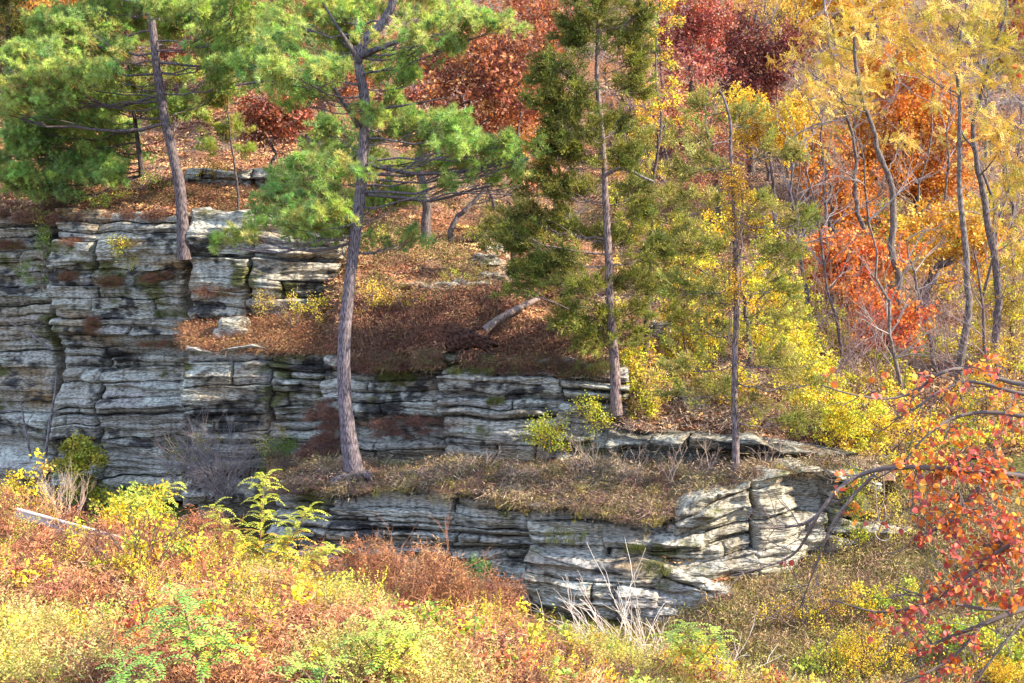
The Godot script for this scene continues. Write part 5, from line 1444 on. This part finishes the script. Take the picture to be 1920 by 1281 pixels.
func build_cover() -> void:
	ground_cover("leaf_litter", "brown fallen leaves strewn over the hillside", "litter", 12500, func():
		var px := rf(-60, 1980); var py := rf(150, hill_low(px) + 4.0)
		if noise.get_noise_2d(px * 1.7, py * 2.6) + 0.5 * noise2.get_noise_2d(px * 6.0, py * 9.0) < -0.10: return null
		if absf(px - 928.0) < 24.0 and py > 395.0 and py < 532.0 and rng.randf() < 0.8: return null
		return bumpy(hill(px, py), 0.20) + Vector3(0, 0.03, 0), [Color(0.50, 0.24, 0.11), Color(0.40, 0.17, 0.09), Color(0.56, 0.32, 0.15), Color(0.30, 0.14, 0.09), Color(0.62, 0.40, 0.15)], 0.55, 1.0, 501)
	ground_cover("dead_ferns", "rust-brown dead ferns below the thin outcrop on the slope", "fern", 1500, func():
		var e := in_blob([[760, 612, 110, 46], [700, 640, 60, 24], [840, 610, 60, 40], [900, 580, 60, 30], [960, 640, 60, 30], [1040, 655, 70, 24]])
		if e[1] > hill_low(e[0]): return null
		return bumpy(hill(e[0], e[1]), 0.2), [Color(0.22, 0.095, 0.06), Color(0.28, 0.12, 0.075), Color(0.17, 0.085, 0.06), Color(0.33, 0.20, 0.11)], 0.9, 2.0, 502)
	ground_cover("dead_ferns", "dry brown ferns along the top edge of the tall wall", "fern", 1100, func():
		var px := rf(-30, 610); var py := rf(350, 402)
		if noise.get_noise_2d(px * 1.3, py * 2.0) < -0.05: return null
		return bumpy(hill(px, py), 0.2), [Color(0.25, 0.10, 0.06), Color(0.32, 0.15, 0.08), Color(0.17, 0.09, 0.06), Color(0.22, 0.18, 0.06)], 0.7, 1.3, 503)
	ground_cover("dead_ferns", "brown ferns on the ledge above the block beside the tallest pine", "fern", 1500, func():
		var px := rf(352, 648)
		return shelf(px, rng.randf()), [Color(0.27, 0.11, 0.06), Color(0.36, 0.17, 0.08), Color(0.20, 0.095, 0.06), Color(0.40, 0.24, 0.11)], 0.8, 1.5, 504)
	ground_cover("dead_ferns", "small rusty fern tufts in the ledges of the tall wall", "fern", 520, func():
		var e := in_blob([[308, 522, 46, 12, 34.05], [272, 458, 62, 6, 34.15], [205, 530, 24, 10, 34.3], [150, 455, 40, 8, 34.7], [415, 548, 50, 10, 33.2], [175, 612, 12, 16, 34.4], [300, 646, 40, 6, 33.95], [20, 460, 30, 8, 36.1], [130, 520, 20, 8, 34.7]])
		return W(e[0], e[1], e[2] + rf(-0.1, 0.1)), [Color(0.20, 0.085, 0.055), Color(0.26, 0.11, 0.065), Color(0.16, 0.12, 0.04)], 0.45, 0.8, 505)
	ground_cover("dead_ferns", "brown needle drift between the rock courses behind the tallest pine", "fern", 520, func():
		var e := in_blob([[760, 805, 85, 22, 29.75], [620, 800, 30, 50, 30.3], [600, 850, 34, 34, 30.4], [700, 690, 60, 8, 30.2], [600, 790, 20, 30, 30.6], [590, 870, 30, 26, 30.2]])
		if noise.get_noise_2d(e[0] * 2.2, e[1] * 4.0) < -0.02: return null
		return W(e[0], e[1], e[2] + rf(-0.15, 0.1)), [Color(0.20, 0.09, 0.06), Color(0.25, 0.12, 0.08), Color(0.15, 0.08, 0.06)], 0.5, 0.95, 506)
	ground_cover("dead_ferns", "brown ferns and roots hanging over the rim of the blocks below the slope", "fern", 900, func():
		var px := rf(630, 1180); var py := hill_low(px)
		if noise.get_noise_2d(px * 2.6, 40.0) < -0.08: return null
		return bumpy(hill(px, py), 0.2) + Vector3(0, rf(-0.22, 0.05), rf(-0.1, 0.42)), [Color(0.20, 0.09, 0.06), Color(0.26, 0.13, 0.08), Color(0.15, 0.09, 0.06), Color(0.20, 0.17, 0.06)], 0.5, 1.1, 518)
	ground_cover("dead_ferns", "brown ferns drooping over the rim of the tall wall", "fern", 600, func():
		var px := rf(-20, 600)
		if noise.get_noise_2d(px * 2.2, 90.0) < 0.0: return null
		return bumpy(hill(px, hill_low(px)), 0.2) + Vector3(0, rf(-0.15, 0.06), rf(-0.1, 0.3)), [Color(0.22, 0.10, 0.06), Color(0.28, 0.14, 0.08), Color(0.15, 0.09, 0.06)], 0.5, 1.0, 519)
	ground_cover("moss", "dark green moss cushions on the pale block ledges", "grass", 420, func():
		var e := in_blob([[885, 700, 50, 7, 29.0], [745, 708, 36, 9, 30.0], [930, 757, 16, 6, 28.9], [325, 592, 36, 6, 33.75], [1110, 690, 40, 14, 28.75], [1190, 1033, 26, 7, 25.75], [1230, 1070, 34, 14, 25.1], [1060, 1010, 40, 14, 26.0]])
		return W(e[0], e[1], e[2] + rf(-0.1, 0.05)), [Color(0.10, 0.12, 0.025), Color(0.15, 0.15, 0.03), Color(0.07, 0.09, 0.025)], 0.3, 0.6, 507)
	# ledge under the pines: grasses, dead stalks, small bright leaves
	ground_cover("dry_grass", "brown and olive grass on the ledge above the lower tier", "fern", 2500, func():
		return bumpy(ledge(rf(510, 1660), rf(-0.06, 1.0)), 0.2), [Color(0.15, 0.09, 0.065), Color(0.13, 0.10, 0.05), Color(0.20, 0.125, 0.08), Color(0.10, 0.07, 0.06), Color(0.19, 0.15, 0.06), Color(0.30, 0.21, 0.13)], 0.4, 0.95, 508)
	ground_cover("dry_stalks", "tall brown and tan stalks standing on the ledge above the lower tier", "fern", 620, func():
		var px := rf(560, 1640); var t := rf(0.0, 0.95)
		if noise.get_noise_2d(px * 1.2, t * 90.0 + 500.0) < 0.0: return null
		return bumpy(ledge(px, t), 0.2), [Color(0.30, 0.20, 0.13), Color(0.20, 0.13, 0.09), Color(0.26, 0.20, 0.08), Color(0.40, 0.28, 0.18)], 1.0, 1.9, 520)
	ground_cover("ledge_weeds", "olive-yellow weeds trailing over the edge of the lower tier", "weed", 380, func():
		var px := rf(700, 1560); var t := rf(-0.16, 0.9)
		if noise.get_noise_2d(px * 1.4, t * 160.0) < 0.06: return null
		return bumpy(ledge(px, t), 0.2) - Vector3(0, maxf(0.0, -t) * 0.7, 0), [Color(0.26, 0.25, 0.06), Color(0.34, 0.28, 0.07), Color(0.20, 0.22, 0.05), Color(0.55, 0.42, 0.06)], 0.3, 0.65, 509)
	ground_cover("hill_weeds", "yellow-green weeds and seedlings under the hillside trees", "small", 2700, func():
		var px := rf(1140, 1960); var py := rf(380, hill_low(px))
		if noise.get_noise_2d(px * 0.5, py * 0.9) < -0.03: return null
		return bumpy(hill(px, py), 0.2) + Vector3(0, rf(0.0, 0.3), 0), [LIME[0], LIME[1], LIME[2], Color(0.50, 0.36, 0.12), Color(0.36, 0.22, 0.10)], 0.7, 1.4, 510)
	ground_cover("dry_stalks", "thin brown stalks and seedlings on the middle slope", "fern", 900, func():
		var px := rf(640, 1130); var py := rf(380, 560)
		if noise.get_noise_2d(px * 1.1, py * 1.6) < 0.02: return null
		return bumpy(hill(px, py), 0.2), [Color(0.30, 0.16, 0.09), Color(0.22, 0.12, 0.08), Color(0.38, 0.26, 0.12), Color(0.26, 0.24, 0.07)], 0.8, 1.9, 517)
	ground_cover("dry_stalks", "dark tangle of bare brush between the trees of the upper hillside", "fern", 1200, func():
		var px := rf(-40, 1980); var py := rf(-40, 330)
		if px < 1140.0 and py > 200.0: return null
		return bumpy(hill(px, py), 0.3), [Color(0.17, 0.12, 0.11), Color(0.24, 0.16, 0.14), Color(0.13, 0.10, 0.09), Color(0.30, 0.20, 0.15)], 1.8, 3.4, 514)
	ground_cover("leaf_litter", "orange-brown leaves caught behind the pointed foot of the lower tier", "litter", 150, func():
		var k := rng.randf(); var px := lerpf(1240, 1425, k)
		var f := W(px, lerpf(1062, 1146, k), lerpf(25.6, 25.2, k))
		if noise.get_noise_2d(f.x * 160.0, k * 300.0) < -0.1: return null
		return f + Vector3(rf(0.0, 0.25), rf(-0.02, 0.06), -rf(0.25, 1.1)), [Color(0.50, 0.24, 0.10), Color(0.42, 0.18, 0.08), Color(0.56, 0.34, 0.14)], 0.5, 0.9, 515)
	ground_cover("leaf_litter", "scattered yellow and brown leaves on the ledge above the lower tier", "litter", 900, func():
		return bumpy(ledge(rf(510, 1640), rf(-0.05, 1.0)), 0.2) + Vector3(0, 0.04, 0), [Color(0.30, 0.15, 0.08), Color(0.22, 0.11, 0.075), Color(0.45, 0.30, 0.08), Color(0.16, 0.10, 0.08)], 0.35, 0.6, 516)
	ground_cover("dry_stalks", "tangle of tan dead stalks under the hillside trees", "fern", 1500, func():
		var px := rf(1130, 1980); var py := rf(300, hill_low(px))
		return bumpy(hill(px, py), 0.2), [Color(0.34, 0.24, 0.17), Color(0.26, 0.17, 0.13), Color(0.42, 0.32, 0.2)], 1.1, 2.2, 511)
	# valley floor
	ground_cover("grass", "olive grass in the hollow at the foot of the cliff", "grass", 2800, func():
		var x := rf(-1.5, 9.0); var hd := rf(20.5, 27.5)
		return Vector3(x, valley_y(x, hd), -hd), [Color(0.22, 0.20, 0.06), Color(0.30, 0.26, 0.07), Color(0.20, 0.22, 0.06), Color(0.28, 0.18, 0.08)], 0.5, 1.05, 512)
	ground_cover("dead_brush", "brown dead weeds on the talus below the sunlit wall", "fern", 2200, func():
		var x := rf(2.2, 8.8); var hd := rf(21.5, 29.0)
		return Vector3(x, valley_y(x, hd), -hd), [Color(0.36, 0.22, 0.13), Color(0.28, 0.17, 0.10), Color(0.42, 0.28, 0.14), Color(0.40, 0.34, 0.10)], 0.8, 1.7, 513)

# the fern-covered shelf between the tall wall and the block in front of it
func shelf(px: float, t: float) -> Vector3:
	var k := (px - 350.0) / 290.0
	var a := W(px, lerpf(657, 664, k), lerpf(32.1, 31.2, k))
	var b := W(px, lerpf(612, 570, k), lerpf(33.7, 33.2, k))
	var p := a.lerp(b, t)
	p.y += 0.08 * sin(t * PI)
	return p

func build_shelf() -> void:
	var s := sheet("rock_ledge_soil_001", 40, 12, func(u, v): return bumpy(shelf(lerpf(345, 655, u), lerpf(-0.02, 1.2, v)), 0.08), soil_col, null, true)
	structure(s)

func sh(label: String, sd: int, foot: Vector3, pads: Array, leaf: String, cols: Array, extra := {}) -> void:
	var o := {"label": label, "seed": sd, "foot": foot, "pads": pads, "leaf": leaf, "cols": cols, "group": ""}
	o.merge(extra, true)
	shrub(o)

func build_shrubs() -> void:
	var G := {"group": "shrubs on the hillside"}
	sh("lime-yellow thicket at the foot of the hillside wood", 601, hill(1530, 850), [[1500, 690, 50, 34], [1540, 745, 56, 40], [1462, 640, 44, 40], [1560, 802, 60, 34], [1600, 830, 50, 26], [1490, 640, 40, 34], [1580, 770, 40, 30], [1530, 690, 40, 34], [1620, 780, 40, 34]], "small", LIME, {"dens": 380.0, "reach": 1.2, "twigs": 8, "group": "shrubs on the hillside"})
	sh("yellow-green shrub behind the slim cedar", 602, hill(1430, 700), [[1440, 560, 46, 40], [1480, 560, 50, 40], [1420, 620, 40, 34], [1400, 520, 36, 34], [1490, 610, 46, 30], [1455, 660, 44, 26]], "small", LIME, {"dens": 330.0, "reach": 1.0, "twigs": 8, "group": "shrubs on the hillside"})
	sh("loose yellow-green bush between the two cedars", 603, hill(1285, 700), [[1300, 500, 44, 44], [1270, 560, 44, 40], [1320, 560, 36, 36], [1260, 620, 40, 30], [1310, 630, 36, 30], [1280, 450, 40, 36]], "small", [LIME[0], LIME[2], YELLOW[2], OCHRE[3]], {"dens": 300.0, "reach": 1.0, "gap": -0.05, "twigs": 8, "group": "shrubs on the hillside"})
	sh("olive bush with yellow leaves beside the dry stalks under the kinked locust", 604, hill(1850, 800), [[1850, 720, 50, 36], [1900, 760, 44, 34], [1800, 760, 40, 30], [1870, 680, 40, 30]], "small", [OCHRE[3], YELLOW[2], LIME[3]], {"dens": 200.0, "reach": 0.8, "group": "shrubs on the hillside"})
	sh("yellow shrub below the red-orange sapling", 605, hill(1680, 850), [[1680, 770, 46, 34], [1640, 800, 40, 28], [1720, 800, 40, 34], [1660, 840, 44, 22], [1740, 840, 40, 24]], "small", [LIME[1], LIME[3], YELLOW[0]], {"dens": 230.0, "reach": 0.8, "group": "shrubs on the hillside"})
	sh("pale yellow shrub on the fern shelf by the tallest pine", 606, shelf(560, 0.35), [[500, 545, 24, 14], [530, 565, 26, 16], [560, 590, 24, 16], [490, 565, 22, 12], [600, 580, 22, 26], [615, 620, 24, 26], [700, 555, 24, 18], [540, 590, 30, 14]], "tiny", [OCHRE[0], Color(0.62, 0.52, 0.12), LIME[0]], {"dens": 420.0, "reach": 0.5, "gap": 0.02})
	sh("small yellow shrub on the slope behind the tallest pine trunk", 607, hill(690, 600), [[700, 548, 22, 16], [715, 570, 16, 12], [685, 575, 16, 14]], "tiny", [OCHRE[0], YELLOW[1]], {"dens": 420.0, "reach": 0.3})
	sh("lime shrub in front of the pale block", 608, ledge(1020, 0.8), [[1020, 815, 30, 16], [1045, 800, 24, 14], [1000, 832, 22, 10], [1040, 835, 24, 10], [1100, 765, 20, 16], [1120, 790, 24, 14]], "tiny", [LIME[0], LIME[2], Color(0.52, 0.56, 0.1)], {"dens": 620.0, "reach": 0.4, "size": 1.2})
	sh("yellow-green bush beside the tall cedar foot", 609, hill(1200, 775), [[1190, 730, 34, 20], [1225, 745, 30, 18], [1170, 760, 24, 14], [1250, 720, 26, 18], [1215, 700, 30, 16]], "tiny", [LIME[0], OCHRE[0], LIME[2]], {"dens": 420.0, "reach": 0.5, "size": 1.2})
	sh("green bush growing from the foot of the grey twig shrub", 610, W(520, 900, 31.0), [[525, 845, 30, 20], [500, 865, 24, 14], [545, 860, 20, 14]], "tiny", [GREEN[0], GREEN[1]], {"dens": 600.0, "reach": 0.3})
	sh("yellow-leaved climber hanging down the cliff foot", 611, W(150, 935, 33.6), [[140, 845, 26, 16], [150, 880, 20, 20], [145, 915, 22, 18], [170, 860, 18, 14], [190, 935, 24, 12], [130, 870, 14, 18]], "small", [Color(0.40, 0.38, 0.04), Color(0.52, 0.44, 0.05), Color(0.28, 0.32, 0.04)], {"dens": 900.0, "reach": 0.3, "size": 1.3})
	sh("yellow and green leaf clump on the tall wall", 612, W(235, 480, 34.1), [[228, 470, 14, 14], [240, 490, 14, 12], [222, 450, 10, 8]], "tiny", [LIME[2], LIME[0]], {"dens": 700.0, "reach": 0.15, "twigs": 3})
	sh("thin green creeper on the set-back wall", 613, W(80, 540, 35.5), [[78, 415, 12, 18], [84, 445, 10, 16], [86, 470, 10, 14], [60, 505, 26, 10], [75, 525, 20, 10]], "tiny", [GREEN[0], GREEN[1], LIME[2]], {"dens": 700.0, "reach": 0.15, "twigs": 3})
	# along the sunlit wall
	sh("leafy vine hanging in a green strand on the sunlit wall", 614, W(1610, 1085, 26.9), [[1605, 940, 10, 22], [1608, 985, 9, 24], [1612, 1025, 10, 24], [1615, 1065, 11, 20], [1600, 905, 14, 18]], "tiny", [GREEN[1], GREEN[2], LIME[0]], {"dens": 2200.0, "reach": 0.05, "twigs": 3, "category": "vine", "name": "vine"})
	sh("yellow-leaved vine over the boulder beside the sunlit wall", 615, W(1590, 1110, 26.7), [[1560, 1020, 34, 24], [1540, 1060, 26, 24], [1580, 1070, 30, 30], [1520, 1040, 20, 16], [1660, 960, 34, 30], [1690, 1000, 26, 34], [1640, 920, 40, 24]], "tiny", [LIME[3], OCHRE[0], LIME[0], Color(0.34, 0.26, 0.10)], {"dens": 420.0, "reach": 0.3, "gap": 0.0, "twigs": 7, "category": "vine", "name": "vine"})
	sh("yellow-green creepers draping beyond the sunlit wall", 616, W(1700, 960, 28.6), [[1640, 860, 46, 22], [1690, 890, 40, 30], [1720, 950, 34, 40], [1600, 850, 40, 16], [1740, 880, 40, 34]], "small", [LIME[0], LIME[3], LIME[2], OCHRE[1]], {"dens": 330.0, "reach": 0.6, "twigs": 8})
	var VF := func(px: float, py: float) -> Vector3:      # where the line of sight meets the valley floor
		var hd := 20.0
		while hd < 30.0 and W(px, py, hd).y > valley_y(W(px, py, hd).x, hd): hd += 0.1
		return W(px, py, hd)
	sh("golden-yellow bush on the valley floor", 617, VF.call(1620, 1262), [[1615, 1190, 20, 14], [1590, 1215, 22, 14], [1660, 1205, 20, 16], [1640, 1175, 16, 14], [1570, 1240, 24, 12], [1630, 1230, 26, 14], [1690, 1235, 20, 12], [1650, 1250, 24, 10], [1600, 1255, 24, 10]], "tiny", [YELLOW[0], YELLOW[2], LIME[1]], {"dens": 1300.0, "reach": 0.9, "gap": -0.02})
	sh("lime weed clump with small leaves on the valley floor", 618, VF.call(1540, 1275), [[1545, 1240, 30, 18], [1600, 1270, 30, 14], [1510, 1262, 24, 14]], "small", [LIME[2], GREEN[2], LIME[0]], {"dens": 900.0, "reach": 0.4, "size": 0.9})
	sh("green bush at the valley floor under the red-leaved branches", 619, VF.call(1780, 1250), [[1770, 1200, 50, 26], [1830, 1190, 50, 26], [1880, 1220, 44, 26], [1720, 1240, 34, 18], [1850, 1250, 60, 20]], "small", [GREEN[1], GREEN[2], LIME[0]], {"dens": 600.0, "reach": 0.7})
	sh("yellow bush at the valley floor corner", 620, VF.call(1880, 1300), [[1880, 1255, 50, 24], [1840, 1275, 40, 16], [1910, 1270, 40, 20]], "tiny", [YELLOW[0], LIME[1], YELLOW[2]], {"dens": 1200.0, "reach": 0.5})
	sh("brown and yellow vine thicket at the sunlit wall foot", 621, VF.call(1500, 1180), [[1480, 1150, 44, 26], [1520, 1120, 40, 30], [1560, 1150, 40, 26], [1450, 1190, 40, 22], [1530, 1180, 44, 20], [1430, 1150, 26, 20], [1590, 1120, 30, 24]], "tiny", [Color(0.34, 0.20, 0.10), OCHRE[1], Color(0.26, 0.16, 0.09), LIME[3]], {"dens": 420.0, "reach": 0.5, "gap": 0.0, "twigs": 9})
	sh("green and yellow nettle patch beside the thicket", 622, VF.call(1640, 1160), [[1620, 1120, 34, 20], [1660, 1140, 34, 18], [1580, 1160, 30, 16], [1690, 1110, 30, 20], [1560, 1190, 30, 16]], "small", [LIME[2], GREEN[2], LIME[3]], {"dens": 520.0, "reach": 0.4, "size": 0.85})
	# grey and tan leafless shrubs
	bare_shrub("bare_shrub", "dense grey leafless twig shrub in front of the cliff foot", "shrub", W(420, 935, 30.4), 40, 1.9, 0.010, Color(0.20, 0.165, 0.16), 630, Vector3(-0.1, 0, 0), 0.8, 3, 1.1)
	bare_shrub("bare_shrub", "second grey twig shrub against the lower cliff", "shrub", W(350, 915, 30.9), 16, 1.2, 0.010, Color(0.19, 0.16, 0.15), 631, Vector3.ZERO, 0.8, 3, 1.1)
	sh("sprinkling of pale yellow leaves over the grey twig shrub", 632, W(390, 930, 30.5), [[370, 840, 44, 26], [400, 860, 40, 22], [470, 840, 40, 24], [520, 820, 26, 20], [340, 870, 30, 20]], "tiny", [Color(0.42, 0.36, 0.08), OCHRE[3], Color(0.5, 0.42, 0.1)], {"dens": 110.0, "gap": 0.0, "twigs": 6, "bark": Color(0.17, 0.14, 0.14)})
	sh("low dark brush under the slender pine", 633, hill(120, 385), [[60, 345, 50, 18], [130, 360, 50, 16], [200, 372, 40, 12], [20, 360, 40, 16], [270, 350, 30, 14]], "tiny", [Color(0.16, 0.10, 0.06), Color(0.20, 0.17, 0.05), Color(0.12, 0.09, 0.06)], {"dens": 420.0, "reach": 0.6, "twigs": 9})
	sh("green seedlings at the cliff top beside the leaning pine", 634, hill(215, 395), [[215, 375, 30, 12], [195, 385, 20, 8], [290, 340, 20, 10]], "tiny", [GREEN[0], GREEN[2]], {"dens": 600.0, "reach": 0.3})
	sh("small gold shrub on the cliff top by the thin outcrop", 635, hill(400, 345), [[395, 315, 18, 12], [420, 325, 14, 10]], "tiny", [OCHRE[0], LIME[3]], {"dens": 500.0, "reach": 0.3})
	var mid := [[700, 470, "beside the drooping bough of the tallest pine", [OCHRE[3], LIME[2]]], [775, 500, "in the middle of the leaf-covered slope", [OCHRE[0], Color(0.4, 0.25, 0.1)]], [860, 540, "at the thin outcrop on the slope", [LIME[2], OCHRE[3]]], [1010, 560, "beside the fallen tree's trunk", [OCHRE[1], Color(0.34, 0.2, 0.1)]], [760, 590, "among the dead ferns on the slope", [Color(0.3, 0.14, 0.08), OCHRE[3]]], [900, 455, "beside the worn path", [LIME[2], GREEN[0]]], [660, 420, "under the lowest bough of the tallest pine", [GREEN[0], Color(0.2, 0.2, 0.05)]], [1060, 620, "under the lowest sprays of the tall cedar", [OCHRE[3], LIME[2]]]]
	for i in mid.size():
		var q: Array = mid[i]
		sh("low sparse shrub " + q[2], 670 + i, hill(q[0], q[1]), [[q[0] - 16, q[1] - 22, 18, 12], [q[0] + 14, q[1] - 26, 18, 12], [q[0], q[1] - 12, 22, 10]], "tiny", q[3], {"dens": 420.0, "reach": 0.3, "twigs": 8, "group": "low shrubs on the slope", "gap": 0.0})
	var tw := ["below the tall cedar", "below the thin half-bare cedar", "between the thin and the slim cedar", "below the pale rock block", "at the slim cedar's near side", "behind the tallest pine's roots", "past the slim cedar at the dark overhang"]
	var tk := ["beside the young locust", "beside the salmon-orange maple", "beside the red-orange sapling", "at the forked locust's foot", "at the golden maple's leaning trunk", "at the tall two-stemmed locust's foot", "at the kinked locust's foot"]
	var tan := [[1120, 860, 0.9], [1190, 850, 1.1], [1260, 870, 0.8], [1080, 890, 0.7], [1320, 860, 0.7], [900, 905, 0.6], [1440, 860, 0.7]]
	for i in tan.size():
		bare_shrub("dry_shrub", "tan leafless wiry shrub on the ledge " + tw[i], "shrub", ledge(tan[i][0], 0.55), 6, tan[i][2], 0.007, Color(0.38, 0.28, 0.22), 640 + i, Vector3.ZERO, 0.7, 2, 0.9, "wiry shrubs on the ledge")
	for i in 7:
		bare_shrub("dry_shrub", "purplish brown leafless thicket " + tk[i], "shrub", hill(1520 + i * 62, 640 + (i % 3) * 55), 9, 2.2, 0.012, Color(0.24, 0.16, 0.15), 650 + i, Vector3.ZERO, 0.7, 3, 0.9, "leafless thickets under the locusts")
	# climbing vine with yellow leaves up the slim cedar
	sh("yellow-leaved vine climbing the slim cedar trunk", 660, W(1378, 640, 26.8), [[1374, 330, 7, 26], [1376, 380, 8, 28], [1374, 430, 7, 26], [1380, 480, 8, 28], [1376, 540, 8, 28], [1390, 350, 10, 20]], "tiny", [YELLOW[2], GOLD[0], OCHRE[1]], {"dens": 1300.0, "reach": 0.08, "twigs": 3, "category": "vine", "name": "vine"})

func _ready() -> void:
	noise.noise_type = FastNoiseLite.TYPE_SIMPLEX_SMOOTH
	noise.frequency = 0.01
	noise.fractal_octaves = 4
	noise.seed = 3
	noise2.noise_type = FastNoiseLite.TYPE_SIMPLEX_SMOOTH
	noise2.frequency = 0.01
	noise2.fractal_octaves = 3
	noise2.seed = 77
	# camera
	var cam := Camera3D.new()
	cam.name = "camera"
	cam.position = Vector3(0, EYE, 0)
	cam.rotation = Vector3(-PITCH, 0, 0)
	cam.fov = 2.0 * rad_to_deg(atan(640.5 / FP))
	cam.far = 400.0
	add_child(cam)
	cam.current = true
	# sky and exposure
	var we := WorldEnvironment.new()
	we.name = "world"
	var env := Environment.new()
	env.background_mode = Environment.BG_SKY
	var sm := ProceduralSkyMaterial.new()
	sm.sky_top_color = Color(0.66, 0.75, 0.91)
	sm.sky_horizon_color = Color(0.86, 0.90, 0.97)
	sm.ground_horizon_color = Color(0.80, 0.82, 0.84)
	sm.ground_bottom_color = Color(0.40, 0.36, 0.30)
	sm.sky_energy_multiplier = 1.1
	var sky := Sky.new()
	sky.sky_material = sm
	env.sky = sky
	env.tonemap_mode = Environment.TONE_MAPPER_LINEAR
	env.tonemap_exposure = 3.05
	env.sdfgi_enabled = true
	env.ssao_enabled = true
	env.ssil_enabled = true
	we.environment = env
	add_child(we)
	# sun: from the right of the view, a little behind the viewer
	var sun := DirectionalLight3D.new()
	sun.name = "sun"
	sun.light_energy = 1.6
	sun.light_color = Color(1.0, 0.94, 0.84)
	sun.light_angular_distance = 0.5
	sun.shadow_enabled = true
	add_child(sun)
	sun.look_at_from_position(Vector3.ZERO, -Vector3(0.80, 0.57, 0.17), Vector3.UP)
	make_materials()
	make_sprigs()
	build_land()
	build_cliff()
	build_conifers()
	build_woods()
	build_bare_trees()
	build_shelf()
	build_cover()
	build_shrubs()
	build_things()
	build_near()
	build_saplings()
	build_redbud()
	print("stones ", stone_n, " t ", Time.get_ticks_msec())
